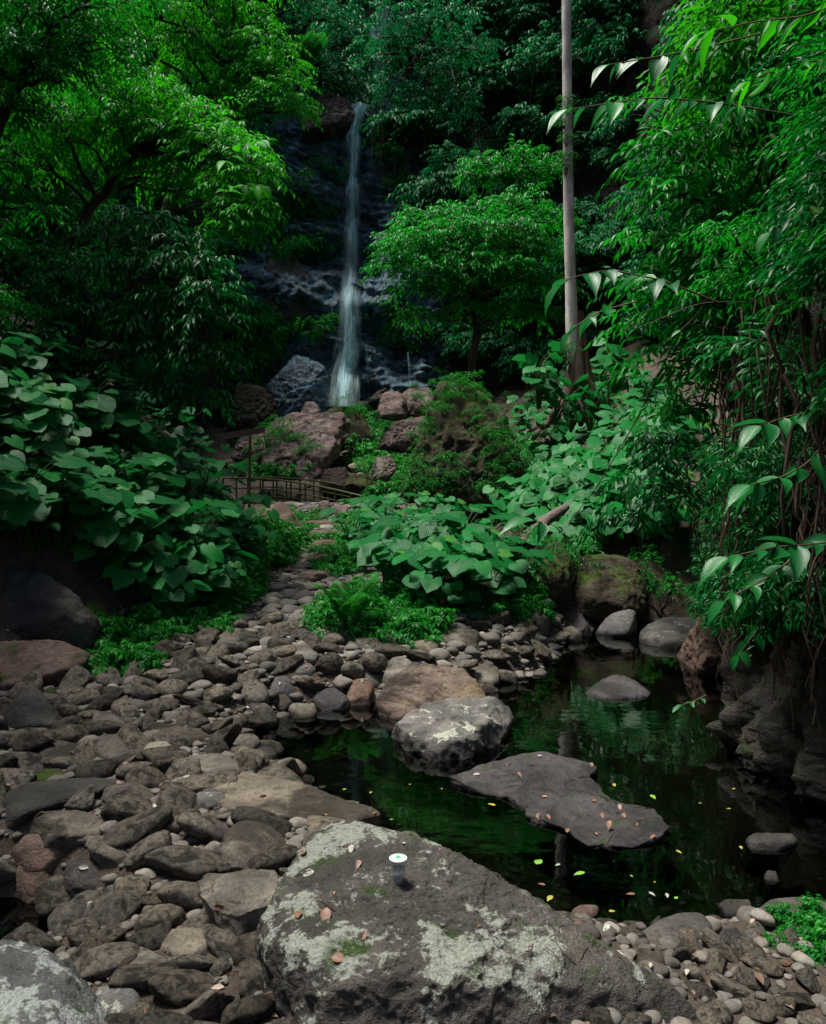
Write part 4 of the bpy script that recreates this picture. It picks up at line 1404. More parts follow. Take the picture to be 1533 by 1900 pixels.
BARE = [(450, 200), (540, 130), (600, 120), (725, 150), (735, 300), (790, 340), (820, 420), (820, 700), (740, 790), (400, 830), (380, 680), (430, 600), (430, 420), (450, 330)]
BARE2 = [(805, 290), (860, 300), (855, 380), (800, 380)]
nb = 0
# one bush per jittered cell of what the camera sees of the walls, a little beyond the frame too
cells = []
v = -420
while v < 1000:
    u = -260
    while u < 1800:
        uu, vv_ = u + rnd.uniform(-22, 22), v + rnd.uniform(-22, 22)
        cells.append((uu, vv_))
        u += 62
    v += 56
seen_at = {}
for uu, vv_ in cells:
    loc, nr = hit(uu, vv_)
    if loc is None: continue
    Y = loc.y
    key = (round(loc.x / (.055 * Y)), round(loc.y / (.07 * Y)), round(loc.z / (.05 * Y)))
    if seen_at.get(key, 0) > 0: continue
    if (inpoly(uu, vv_, BARE) and not (Y > 41.5 and vv_ < 215)) or inpoly(uu, vv_, BARE2): continue
    if vv_ > 930 and uu > 880: continue
    on_ground = nr.z > .6
    if Y > 41:
        pr = rnd.choice(far_protos); s_ = rnd.uniform(1.9, 2.8)
        lab, grp = 'tree top on the wooded hillside above the waterfall', 'tree tops above the waterfall'
    elif Y > 24:
        if on_ground and vv_ > 640: continue
        pr = rnd.choice(far_protos); s_ = Y / 36 * rnd.uniform(1.15, 1.9)
        lab, grp = 'dense dark green bush hanging on the far cliff wall', 'bushes on the far cliff'
        if uu < 480: lab, grp = 'dense green bush on the cliff behind the left trees', 'bushes behind the left trees'
    elif uu < 700:
        if vv_ > 640: continue
        pr = rnd.choice(mid_protos); s_ = Y / 14 * rnd.uniform(.8, 1.2)
        lab, grp = 'leafy bush filling the shade under the left trees', 'bushes under the left trees'
    else:
        if on_ground: continue
        if vv_ > 600 and uu > 1300 and rnd.random() < .75: continue
        if vv_ > 820 and uu > 1270: continue
        if Y < 11:
            pr = rnd.choice(near_protos + fine_protos); s_ = rnd.uniform(.55, .85) * max(.7, Y / 9)
            lab, grp = 'fine leaved glossy shrub hanging over the right rock wall', 'shrubs hanging over the right rock wall'
        else:
            pr = rnd.choice(fine_protos + near_protos); s_ = Y / 13 * rnd.uniform(.8, 1.25)
            lab, grp = 'green shrub on the steep slope behind the tall trunk', 'shrubs on the slope behind the tall trunk'
    seen_at[key] = 1
    off = nr * (.30 * s_)
    o = pr.put((loc.x + off.x, loc.y + off.y, loc.z + off.z - .1 * s_), (rnd.gauss(0, .15) - .35 * nr.y * -1 * 0, rnd.gauss(0, .15), rnd.uniform(0, 6.28)), (s_ * rnd.uniform(.9, 1.2), s_ * rnd.uniform(.9, 1.2), s_ * rnd.uniform(.8, 1.15)), lab, grp)
    nb += 1
print('bushes', nb)


# ---------------------------------------------------------------- trees shaped pad by pad
def tree(name, label, cat, base, trunk_r, forks, pads, mat, leafL, k=9, n=70, length=.5, ratio=.38, droop=.5, bark='bark_dark', seed=1, kind='simple', tint=(.2, .85), twigs=True, group=None, flat=.35):
    """pads: (u, v, Y, r_px, flat); forks: list of (u,v,Y) points of the main limbs"""
    global RG
    RG = np.random.default_rng(seed)
    root = new_plant(name, label, cat, group, tuple(base))
    base = Vector(base)
    lv, tr, br = Leaves(), Tubes(), Tubes()
    fk = [P(*f) - base for f in forks]
    cpts = [Vector((0, 0, -.3))] + fk
    dense = []
    for a, b in zip(cpts[:-1], cpts[1:]):
        dense += list(curve(a, b, 0, .02 * (b - a).length, 7))[:-1]
    dense.append(np.array(cpts[-1][:]))
    tr.add(dense, trunk_r, trunk_r * .35, 8, .05)
    dense = np.array(dense)
    for (u, v, Y, rp, fl) in pads:
        c = P(u, v, Y) - base
        r = rp / F_PX * Y
        # branch from nearest lower trunk point
        dd = np.linalg.norm(dense - np.array(c[:]), axis=1) + 1.2 * np.maximum(dense[:, 2] - c.z + .2, 0)
        st = dense[int(np.argmin(dd))]
        cc = curve(st, c, .08 * (Vector(st) - c).length, .03 * (Vector(st) - c).length, 7)
        br.add(cc, max(.012, trunk_r * .3), .012, 5)
        for q in range(4):
            e = np.array(c[:]) + nrmz(RG.normal(size=3)) * r * np.array([.8, .8, .4])
            br.add(curve(cc[4], e, .05, .03, 5), .014 * Y / 10, .005, 4)
        area = (rp / 60.0) ** 2
        pad(lv, c, (r * RG.uniform(.75, 1.15), r, r * fl * RG.uniform(.7, 1.5)), int(n * max(.5, area) * RG.uniform(.55, 1.2)), k, length, leafL, ratio=ratio, droop=droop, kind=kind, tint=tint, flat=flat)
    link('foliage', lv.mesh('foliage', M[mat]), root)
    link('trunk', tr.mesh('trunk', M[bark]), root)
    link('branches', br.mesh('branches', M[bark]), root)
    return root


def G3(u, v, Y):
    p = P(u, v, Y)
    return (p.x, p.y, hz(p.x, p.y))


# high sunlit tree at upper left
tree('tree', 'sunlit bright green tree arching over the top of the waterfall', 'tree', (-9.2, 27, 7.5), .25,
     [(330, 330, 27), (380, 200, 26.5), (430, 100, 26)],
     [(300, 30, 25, 70, .55), (380, 15, 26, 70, .5), (450, 40, 26, 62, .6), (490, 85, 25.5, 55, .7), (520, 130, 25.5, 55, .7), (545, 175, 25, 42, .7), (470, 150, 26, 62, .6), (500, 195, 25, 50, .6),
      (400, 110, 26, 70, .55), (420, 190, 26, 60, .55), (550, 205, 25, 28, .8), (350, 170, 26.5, 60, .55), (330, 95, 26, 66, .6), (250, 10, 24, 70, .5), (210, 60, 24, 60, .5), (440, -30, 26, 80, .5), (340, -50, 26, 90, .5)],
     'leaf_bright', .17, k=8, n=120, length=.6, seed=61, tint=(.2, .9))
tree('tree', 'arching bright leaved tree leaning out over the left bank', 'tree', G3(30, 640, 13.5), .13,
     [(110, 480, 13), (180, 370, 12.6), (250, 290, 12.2)],
     [(190, 190, 12, 62, .5), (250, 165, 12, 58, .5), (310, 190, 12, 58, .5), (360, 225, 11.8, 52, .5), (405, 265, 11.6, 48, .55), (445, 290, 11.4, 40, .55), (470, 320, 11.2, 32, .6), (300, 260, 12, 60, .5), (240, 240, 12, 62, .5),
      (370, 300, 11.8, 52, .5), (150, 250, 12.4, 66, .5), (90, 220, 12.6, 66, .5), (430, 350, 11.4, 44, .6), (350, 350, 12, 50, .5), (280, 330, 12.4, 52, .5), (60, 300, 12.8, 60, .5), (455, 390, 11.2, 34, .6), (440, 430, 11.2, 26, .6)],
     'leaf_bright', .115, k=9, n=105, length=.42, seed=62, tint=(.0, .7))
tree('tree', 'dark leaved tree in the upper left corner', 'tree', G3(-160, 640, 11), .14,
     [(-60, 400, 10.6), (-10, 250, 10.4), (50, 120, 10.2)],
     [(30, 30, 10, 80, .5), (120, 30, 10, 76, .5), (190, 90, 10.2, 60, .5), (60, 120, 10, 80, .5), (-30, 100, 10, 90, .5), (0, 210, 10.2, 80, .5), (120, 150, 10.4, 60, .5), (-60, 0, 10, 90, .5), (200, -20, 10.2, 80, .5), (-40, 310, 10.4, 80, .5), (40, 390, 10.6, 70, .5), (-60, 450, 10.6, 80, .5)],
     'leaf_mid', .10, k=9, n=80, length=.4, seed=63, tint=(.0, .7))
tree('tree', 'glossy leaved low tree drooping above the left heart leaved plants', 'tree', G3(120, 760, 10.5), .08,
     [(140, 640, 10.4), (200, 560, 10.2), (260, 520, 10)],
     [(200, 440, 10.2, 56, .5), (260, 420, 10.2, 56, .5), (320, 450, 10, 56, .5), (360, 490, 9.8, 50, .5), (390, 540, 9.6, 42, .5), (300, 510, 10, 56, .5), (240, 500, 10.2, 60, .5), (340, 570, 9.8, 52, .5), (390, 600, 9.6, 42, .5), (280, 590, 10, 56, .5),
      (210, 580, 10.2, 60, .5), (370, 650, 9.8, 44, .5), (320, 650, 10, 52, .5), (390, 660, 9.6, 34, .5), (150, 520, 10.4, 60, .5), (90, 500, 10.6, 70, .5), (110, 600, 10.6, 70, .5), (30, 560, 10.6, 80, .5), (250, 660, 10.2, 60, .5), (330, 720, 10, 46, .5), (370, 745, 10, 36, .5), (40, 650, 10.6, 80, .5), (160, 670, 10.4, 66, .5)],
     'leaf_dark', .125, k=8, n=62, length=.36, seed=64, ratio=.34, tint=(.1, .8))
# round bush tree right of the falls
tree('tree', 'round crowned bright green tree right of the waterfall', 'tree', G3(880, 700, 24), .14,
     [(885, 620, 24), (880, 540, 24), (870, 470, 24)],
     [(780, 420, 24, 50, .55), (830, 405, 24, 50, .5), (885, 400, 24, 48, .5), (940, 385, 24, 48, .5), (985, 385, 24, 45, .5), (1015, 410, 23.8, 40, .6), (740, 455, 23.8, 42, .6), (725, 500, 23.6, 36, .6), (780, 475, 23.6, 52, .5), (850, 465, 23.4, 52, .5), (920, 455, 23.4, 52, .5), (980, 460, 23.6, 48, .5),
      (1020, 470, 23.8, 40, .5), (760, 535, 23.6, 46, .5), (830, 530, 23.3, 50, .5), (900, 520, 23.3, 50, .5), (970, 520, 23.5, 48, .5), (1020, 530, 23.8, 38, .5), (780, 590, 23.6, 40, .5), (950, 580, 23.6, 44, .5), (1000, 590, 23.8, 38, .5), (870, 580, 23.6, 44, .5), (760, 445, 22.9, 40, .7), (840, 435, 22.8, 44, .7), (900, 425, 22.8, 44, .7), (960, 425, 23, 44, .7), (870, 495, 22.6, 46, .7), (800, 505, 22.8, 44, .7), (940, 500, 22.8, 44, .7)],
     'leaf_lush', .16, k=8, n=150, length=.5, seed=65, tint=(.0, .9))
tree('tree', 'small layered dark green tree on the cliff above the round crowned tree', 'tree', (4.6, 32.5, 11), .12,
     [(950, 370, 32), (945, 340, 31.5)],
     [(900, 305, 31, 30, .5), (940, 290, 31, 32, .5), (985, 292, 31, 30, .5), (1010, 315, 31, 24, .5), (925, 325, 31, 30, .5), (970, 325, 31, 30, .5), (880, 330, 31, 22, .5)],
     'leaf_mid', .2, k=8, n=130, length=.6, seed=66, tint=(.2, .8))
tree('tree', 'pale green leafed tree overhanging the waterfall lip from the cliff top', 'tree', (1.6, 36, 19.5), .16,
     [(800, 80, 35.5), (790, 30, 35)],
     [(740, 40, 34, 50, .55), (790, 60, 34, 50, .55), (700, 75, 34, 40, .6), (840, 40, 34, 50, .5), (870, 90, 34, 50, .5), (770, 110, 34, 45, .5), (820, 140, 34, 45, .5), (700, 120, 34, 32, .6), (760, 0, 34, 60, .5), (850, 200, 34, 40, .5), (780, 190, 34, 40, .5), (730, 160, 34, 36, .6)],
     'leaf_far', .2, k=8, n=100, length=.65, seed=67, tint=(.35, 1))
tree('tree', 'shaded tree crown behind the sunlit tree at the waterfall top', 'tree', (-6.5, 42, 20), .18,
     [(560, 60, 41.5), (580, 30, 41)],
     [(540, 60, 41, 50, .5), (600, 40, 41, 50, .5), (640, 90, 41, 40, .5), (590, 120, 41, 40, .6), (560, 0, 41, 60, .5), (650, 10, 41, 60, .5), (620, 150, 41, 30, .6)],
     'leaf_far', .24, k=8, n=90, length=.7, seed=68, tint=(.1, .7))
# big shrubs of the right side, nearer
tree('shrub', 'tall bright green shrub with fine leaves in the upper right corner', 'shrub', (3.7, 7.8, 3.0), .05,
     [(1450, 500, 7.4), (1430, 300, 7), (1420, 150, 6.8)],
     [(1480, 60, 6.4, 90, .5), (1400, 120, 6.6, 80, .5), (1500, 180, 6.4, 90, .5), (1420, 240, 6.6, 80, .5), (1360, 60, 6.8, 70, .5), (1340, 180, 7, 70, .5), (1500, 300, 6.4, 80, .5), (1310, 120, 7, 50, .5), (1380, 0, 6.8, 80, .5)],
     'leaf_bright', .125, k=8, n=44, length=.36, ratio=.32, droop=.45, flat=.65, seed=69, tint=(.0, .7))
tree('shrub', 'wide glossy shrub with narrow leaves below the upper right corner', 'shrub', (3.9, 8.6, 2.0), .05,
     [(1420, 700, 8.2), (1380, 520, 8), (1340, 400, 7.8)],
     [(1260, 360, 7.6, 66, .5), (1330, 380, 7.6, 70, .5), (1410, 400, 7.4, 80, .5), (1490, 430, 7.2, 80, .5), (1230, 440, 7.8, 56, .5), (1290, 470, 7.6, 66, .5), (1370, 500, 7.4, 70, .5), (1450, 540, 7.2, 80, .5), (1220, 530, 7.9, 50, .5), (1280, 580, 7.7, 62, .5), (1350, 620, 7.5, 70, .5), (1180, 600, 8.2, 44, .5), (1240, 670, 8, 56, .5), (1310, 700, 7.8, 60, .5), (1240, 280, 7.8, 56, .5), (1300, 280, 7.7, 60, .5), (1250, 760, 8, 46, .5), (1210, 200, 8, 46, .5)],
     'leaf_lush', .14, k=8, n=42, length=.38, ratio=.28, droop=.5, flat=.7, seed=70, tint=(.1, .9))
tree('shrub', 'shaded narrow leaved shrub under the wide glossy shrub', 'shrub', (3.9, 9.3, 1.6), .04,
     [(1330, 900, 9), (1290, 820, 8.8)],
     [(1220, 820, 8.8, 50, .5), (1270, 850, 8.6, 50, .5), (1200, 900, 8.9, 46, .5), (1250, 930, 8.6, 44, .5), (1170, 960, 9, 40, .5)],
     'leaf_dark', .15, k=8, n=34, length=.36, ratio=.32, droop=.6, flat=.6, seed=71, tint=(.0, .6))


def world_px(x, y, z):
    q = Vector((x, y, z)) - CAMV
    f = q.y * cp + q.z * sp
    return 766.5 + q.x / f * F_PX, 950 - (-q.y * sp + q.z * cp) / f * F_PX, y


def over(name_label, base, c, span, seed):  # builds a tree out of view, added for the shade of its crown
    pads_ = []
    rs_ = random.Random(seed)
    for i in range(16):
        x, y, z = c[0] + rs_.uniform(-1, 1) * span[0], c[1] + rs_.uniform(-1, 1) * span[1], c[2] + rs_.uniform(-.6, .6)
        u_, v_, y_ = world_px(x, y, z)
        pads_.append((u_, v_, y_, 1.1 / y * F_PX, .5))
    f_ = [world_px(base[0] * .9 + c[0] * .1, max(2.5, base[1]), 6), world_px(*c)]
    return tree('tree', name_label, 'tree', base, .16, f_, pads_, 'leaf_mid', .13, k=7, n=9, length=.5, seed=seed, tint=(.1, .7))


over('tree on the right rock wall whose crown shades the near bank', (5.2, 7.5, 8.5), (2.9, 6.2, 10.4), (1.2, 2.6), 91)  # stays above the frame, added to darken the right bank
over('tree on the left bank whose crown shades the dark boulder', (-6.8, 5.5, 3.2), (-6.2, 5.0, 9.0), (1.1, 1.5), 92)  # stays outside the frame, added to darken the left boulder


# ---------------------------------------------------------------- heart-leaved plants
def taro_proto(seed, nleaf, hmin, hmax, size, mat='leaf_taro'):
    global RG
    RG = np.random.default_rng(seed)
    root = new_plant('heart_leaved_plant', 'plant', 'plant')
    lv, st = Leaves(), Tubes()
    for i in range(nleaf):
        a = i * 2.4 + RG.uniform(-.4, .4)
        h = RG.uniform(hmin, hmax)
        rr = RG.uniform(.08, .42) * h / .6 * (1.25 - .5 * i / nleaf)
        tip = np.array([rr * math.cos(a), rr * math.sin(a), h])
        out = np.array([math.cos(a), math.sin(a), 0])
        d = out * .8 + np.array([.1, -.35, 0]) + DOWN * RG.uniform(.0, .5) + RG.normal(size=3) * .18
        n_ = out * RG.uniform(-.1, .4) + np.array([0, -.25, 1.0]) + RG.normal(size=3) * .25
        L = size * RG.uniform(.45, 1.2)
        lv.add('heart%d' % RG.integers(1, 5), tip[None], d[None], n_[None], L, L * RG.uniform(.88, 1.05), np.array([RG.uniform(.1, .9)]))
        m_ = tip * .55 + np.array([0, 0, h * .22])
        st.add([(out[0] * .02, out[1] * .02, -.05), m_ * .5, m_, tip], .011, .005, 5)
    f = link('leaves', lv.mesh('leaves', M[mat]), root)
    s_ = link('stems', st.mesh('stems', M['stem']), root)
    root.location = (0, -500, 0)
    return Proto(root, [f, s_])


taro = [taro_proto(700 + i, (10, 13, 8, 14, 11, 9)[i], .35, .95, .33) for i in range(6)]
taro_s = [taro_proto(710 + i, (16, 12, 14)[i], .25, .6, .21) for i in range(3)]
rnd = random.Random(5)


def lean_rot(nr, a, f=.22):
    up = (Vector((0, 0, 1)) + Vector(nr) * f + Vector((0, -.18, 0)) + Vector((rnd.gauss(0, .08), rnd.gauss(0, .08), 0))).normalized()
    q = Vector((0, 0, 1)).rotation_difference(up)
    return (q.to_matrix() @ Matrix.Rotation(a, 3, 'Z')).to_euler()


def scatter(poly, cell, protos, smin, smax, label, group, cond=None, jit=.5, sY=None):
    us = [p[0] for p in poly]; vs_ = [p[1] for p in poly]
    v_ = min(vs_)
    c = 0
    while v_ < max(vs_):
        ce = cell if not callable(cell) else cell(v_)
        u_ = min(us)
        while u_ < max(us):
            uu, vv_ = u_ + rnd.uniform(-jit, jit) * ce, v_ + rnd.uniform(-jit, jit) * ce * .6
            u_ += ce
            if not inpoly(uu, vv_, poly): continue
            loc, nr = hit(uu, vv_)
            if loc is None or (cond and not cond(loc, nr)): continue
            s_ = rnd.uniform(smin, smax) * (sY(loc.y) if sY else 1)
            rnd.choice(protos).put((loc.x, loc.y, loc.z - .03), lean_rot(nr, rnd.gauss(0, .6)), s_, label(uu, vv_) if callable(label) else label, group(uu, vv_) if callable(group) else group)
            c += 1
        v_ += ce * .55
    return c


c1 = scatter([(-120, 760), (250, 800), (400, 890), (460, 960), (480, 1050), (440, 1120), (300, 1150), (210, 1100), (120, 1020), (-120, 1010)], 44, taro, .42, .78,
             lambda u, v: 'large heart leaved plant near the front of the left bank' if v > 930 else 'large heart leaved plant high on the left bank',
             lambda u, v: 'heart leaved plants low on the left bank' if v > 930 else 'heart leaved plants high on the left bank', jit=.4)
c2 = scatter([(-120, 660), (100, 660), (290, 730), (360, 790), (380, 860), (200, 800), (-120, 760)], 48, taro, .45, .8, 'heart leaved plant in deep shade on the upper left bank', 'shaded heart leaved plants on the left bank', jit=.4)
c3 = scatter([(640, 965), (720, 955), (800, 970), (900, 1030), (950, 1085), (930, 1130), (860, 1150), (760, 1120), (660, 1060)], 34, taro, .5, .8, 'heart leaved plant in the clump between path and pool', 'heart leaved plants between path and pool', jit=.4)
c4 = scatter([(900, 960), (960, 800), (1000, 720), (1120, 700), (1240, 740), (1300, 880), (1240, 1000), (1100, 1040), (960, 1000)], 38, taro_s, .8, 1.25, lambda u, v: 'small heart leaved plant on the slope right of the path' if v > 840 else 'small heart leaved plant on the slope below the tall trunk',
             lambda u, v: 'heart leaved plants low on the right slope' if v > 840 else 'heart leaved plants high on the right slope', sY=lambda y: .7 + y / 40, jit=.45)
print('taro', c1, c2, c3, c4)


# herbs: small pinnate ground plants
def herb_proto(seed, leafL=.05, h=.28, n=16, ratio=.5, mat='leaf_herb'):
    global RG
    RG = np.random.default_rng(seed)
    root = new_plant('herb', 'herb', 'herb')
    lv, tw = Leaves(), Tubes()
    a = RG.uniform(0, 6.28, n)
    O = np.stack([.22 * np.cos(a) * RG.uniform(0, 1, n), .22 * np.sin(a) * RG.uniform(0, 1, n), np.full(n, 0)], 1)
    top = O * 1.5 + np.stack([0 * a, 0 * a, h * RG.uniform(.3, 1, n)], 1)
    for o_, t_ in zip(O, top): tw.add([o_ - [0, 0, .04], (o_ + t_) / 2, t_], .006, .003, 4)
    for m_ in (.45, .75, 1.0):
        for j in range(4):
            b = RG.uniform(0, 6.28, n)
            D = np.stack([np.cos(b), np.sin(b), RG.uniform(-.1, .5, n)], 1)
            sprays(lv, O + (top - O) * m_, D, 5, .11, leafL, ratio=ratio, droop=.4, tint=(.1, .9))
    f = link('leaves', lv.mesh('leaves', M[mat]), root)
    s_ = link('stems', tw.mesh('stems', M['stem']), root)
    root.location = (0, -500, 0)
    return Proto(root, [f, s_])


herb = [herb_proto(800 + i, .05 + .012 * i, .25 + .05 * i) for i in range(3)]
rnd = random.Random(6)
scatter([(150, 1180), (260, 1190), (270, 1260), (160, 1262), (110, 1265)], 38, herb, .6, .9, 'low green herb beside the reddish boulder', 'herbs beside the reddish boulder')
scatter([(230, 1150), (400, 1140), (420, 1180), (330, 1205), (240, 1200)], 40, herb, .6, 1.0, 'low green herb along the foot of the left bank', 'herbs along the left bank foot')
scatter([(400, 1060), (500, 1020), (560, 1010), (530, 1060), (470, 1110), (410, 1140)], 34, herb, .6, 1.1, 'leafy herb on the left edge of the path', 'herbs on the left edge of the path')
scatter([(600, 1120), (700, 1100), (760, 1120), (800, 1160), (800, 1200), (700, 1195), (610, 1180)], 28, herb, .6, 1.0, 'bright leafy herb around the fern', 'herbs around the fern')
scatter([(540, 1000), (570, 975), (570, 1000), (650, 1030), (640, 1080), (560, 1040)], 42, herb, .5, .9, 'small herb growing between the stone steps', 'herbs between the stone steps')
scatter([(660, 910), (760, 880), (780, 930), (700, 940)], 30, herb, 1.5, 2.2, 'weed beside the far end of the path', 'weeds at the far end of the path')
scatter([(440, 770), (520, 760), (560, 900), (440, 900)], 30, herb, 1.6, 2.6, 'leafy weed beside the tilted slab', 'weeds beside the tilted slab')
scatter([(650, 780), (790, 760), (780, 880), (670, 890)], 22, herb, 1.6, 3.0, 'weed among the rocks below the waterfall', 'weeds among the rocks below the waterfall')
scatter([(430, 1000), (520, 950), (575, 960), (560, 1010), (470, 1060)], 26, herb, .8, 1.4, 'leafy herb on the slope left of the steps', 'herbs left of the steps')
scatter([(625, 950), (680, 930), (690, 1000), (650, 1080), (625, 1060)], 26, herb, .7, 1.2, 'leafy herb on the right edge of the steps', 'herbs right of the steps')
scatter([(880, 1110), (1000, 1090), (1010, 1130), (950, 1150), (880, 1150)], 30, herb, .6, 1.0, 'herb in the shade at the pool head', 'herbs at the pool head')
scatter([(1380, 1700), (1560, 1690), (1560, 1800), (1400, 1790)], 70, herb, .22, .4, 'tiny seedling on the right shore', 'seedlings on the right shore')
# rock hangers: put creepers on rocks seen at these pixels
allv = np.concatenate([r[0] for r in ROCK_BVH])
allf, off = [], 0
for r in ROCK_BVH:
    allf.append(r[1] + off); off += len(r[0])
RB = BVHTree.FromPolygons(allv.tolist(), np.concatenate(allf).tolist())


def hit_any(u, v):
    l, n, i, d = RB.ray_cast(CAMV, ray(u, v))
    l2, n2 = hit(u, v)
    if l is None or (l2 is not None and (l2 - CAMV).length < d): return l2, n2
    if n.dot(ray(u, v)) > 0: n = -n
    return l, n


def on_rock(pts, protos, smin, smax, label, group):
    for u, v in pts:
        loc, nr = hit_any(u + rnd.uniform(-5, 5), v + rnd.uniform(-5, 5))
        if loc is None: continue
        s_ = rnd.uniform(smin, smax)
        rnd.choice(protos).put(loc + nr * .12 * s_ - Vector((0, 0, .15 * s_)), (nr.y * -.5, nr.x * .5, rnd.uniform(0, 6.28)), s_, label, group)


vine = [bush_proto('vine', 'vine', 'leaf_herb', .09, 5, 7, 600 + i, dens=26, droop=.9, ratio=.5, length=.3) for i in range(2)]
for p_ in vine: p_.root.location = (0, -500, 0)
tower_spots = [(u + rnd.uniform(-10, 10), v) for v in range(695, 930, 24) for u in range(775, 985, 26)]
on_rock([s_ for s_ in tower_spots if not (820 < s_[0] < 880 and 770 < s_[1] < 860) and rnd.random() < .8], vine, .22, .42, 'small leaved vine climbing the tower rock', 'vines on the tower rock')
on_rock([(500, 820), (485, 850), (520, 800), (545, 815), (560, 830), (575, 845), (470, 870), (660, 775), (640, 762)], vine, .45, .8, 'vine growing over the tilted slab boulder', 'vines on the tilted slab boulder')
on_rock([(960, 990), (990, 1040), (940, 1060), (1140, 860), (1120, 890), (1160, 880), (1060, 1050), (1200, 1080), (1230, 1110)], vine, .3, .5, 'vine on a mossy boulder above the pool', 'vines on the mossy boulders above the pool')
on_rock([(480, 620), (510, 640), (460, 660), (540, 610), (500, 680), (530, 440), (560, 450), (510, 420), (580, 470), (545, 480), (470, 640), (440, 600), (600, 330), (560, 350), (520, 600), (450, 560), (740, 630), (720, 600), (600, 620), (440, 700), (480, 580),
         (500, 400), (530, 410), (570, 400), (760, 650), (780, 600), (730, 300), (720, 250), (760, 350), (780, 390)], fall_protos, .8, 1.5, 'creeper clump hanging on the wet waterfall cliff', 'creepers on the waterfall cliff')
on_rock([(u + 12 * ((u // 20) % 3), v) for u in range(1330, 1540, 44) for v in range(880, 1180, 52)], near_protos, .28, .45, 'dark leaved creeper hanging down the right rock wall', 'creepers hanging down the right rock wall')


# ---------------------------------------------------------------- fern
def fern(name, label, loc, nf, L, seed, cat='fern', upright=.9):
    global RG
    RG = np.random.default_rng(seed)
    root = new_plant(name, label, cat, None, loc)
    lv, st = Leaves(), Tubes()
    for i in range(nf):
        a = i * 2.4 + RG.uniform(-.3, .3)
        out = np.array([math.cos(a), math.sin(a), 0])
        l = L * RG.uniform(.7, 1.05)
        t = np.linspace(0, 1, 30)
        pr = out[None] * (l * .6 * t ** 1.5 * RG.uniform(.4, 1))[:, None] + np.array([0, 0, 1.])[None] * (l * upright * (t - .38 * t ** 2.6))[:, None]
        st.add(pr[::3], .006 * L, .002, 4)
        tan = nrmz(np.gradient(pr, axis=0))
        side = nrmz(np.cross(tan, out[None] * .4 + np.array([0, 0, 1.])))
        w = l * .21 * np.sin(np.clip(t * 1.02 + .02, 0, 1) * math.pi) ** .8 + .004
        for sg in (-1, 1):
            s2 = slice(4, 30)
            d = side[s2] * sg + tan[s2] * .45 + DOWN * .15
            nn = np.cross(tan[s2], side[s2])
            lv.add('simple', pr[s2], d, nn * np.sign(nn[:, 2:3] + 1e-6), w[s2], np.full(26, l * .021), RG.uniform(.4, 1, 26))
    link('fronds', lv.mesh('fronds', M['leaf_herb']), root)
    link('stems', st.mesh('stems', M['stem']), root)
    return root


g = hit(648, 1185)[0]
fern('fern', 'tall bright green fern standing at the edge of the stony bank', g, 11, .8, 901, upright=1.15)
g = hit(800, 1205)[0]
fern('fern', 'small fern beside the smooth oval rock', g, 8, .25, 902)
g = P(570, 130, 38.5)
fern('palm', 'palm with arching fronds on the cliff top left of the waterfall', (g.x, g.y, g.z), 12, 2.6, 903, cat='palm')
g = P(850, 110, 35)

# ---------------------------------------------------------------- tall pale trunk
root = new_plant('tall_tree', 'tall tree with a straight pale trunk and flared roots', 'tree', None, tuple(P(1074, 738, 20)))
tb = P(1074, 738, 20)
RG = np.random.default_rng(77)
tk = Tubes()
path = [(1074, 760, 20), (1072, 725, 20), (1068, 690, 20), (1063, 640, 20), (1060, 560, 20), (1057, 470, 20), (1055, 380, 20), (1054, 290, 20), (1053, 200, 20), (1052, 100, 20), (1051, 0, 20), (1050, -150, 20), (1049, -300, 20), (1049, -450, 20)]
pp = []
for a, b in zip(path[:-1], path[1:]):
    for t in (0, .33, .66): pp.append(P(a[0] + (b[0] - a[0]) * t, a[1] + (b[1] - a[1]) * t, 20) - tb)
wpx = np.interp(np.arange(len(pp)), [0, 3, 6, 10, 14, 20, 38], [30, 22, 15, 12, 9.5, 9, 7.5])
tk.add(pp, [w / F_PX * 20 for w in wpx], 0, 20, .03)
link('trunk', tk.mesh('trunk', M['bark_pale']), root)
bt = Tubes()
for a, ln_, w in ((-.3, 1.3, .15), (.5, 1.1, .14), (2.6, 1.2, .15), (3.6, 1.4, .16), (4.6, 1.2, .15), (5.5, 1.0, .13)):
    d = Vector((math.cos(a), math.sin(a) * .9, 0))
    q = [Vector((0, 0, 2.1)) + d * .04, Vector((0, 0, 1.4)) + d * .09, Vector((0, 0, .7)) + d * .16, Vector((0, 0, .2)) + d * .25, Vector((0, 0, -.2)) + d * (.25 + ln_ * .2), Vector((0, 0, -.7)) + d * (.25 + ln_ * .5)]
    bt.add(q, [.05, .10, .14, .17, .13, .06], 0, 9, .10)
link('roots', bt.mesh('roots', M['bark_root']), root)
RG = np.random.default_rng(78)
lv, br = Leaves(), Tubes()
for i in range(12):
    a = i * 2.4
    c = np.array([math.cos(a) * 1.8, math.sin(a) * 1.8, 15.5 + .45 * i])
    pad(lv, c, (1.1, 1.1, .6), 60, 8, .6, .2)
    br.add(curve((-.28, 0, 14.6 + .3 * i), c, .1, .05), .06, .02, 5)
link('foliage', lv.mesh('foliage', M['leaf_mid']), root)
link('branches', br.mesh('branches', M['bark_pale']), root)
for v in (180, 215, 250, 285, 300, 640, 655):
    rnd.choice(vine).put(P(1053 + rnd.uniform(-8, 8), v + 15, 19.85), (0, 0, rnd.uniform(0, 6.28)), rnd.uniform(.25, .4), 'small climber clinging to the tall pale trunk', 'climbers on the tall trunk')


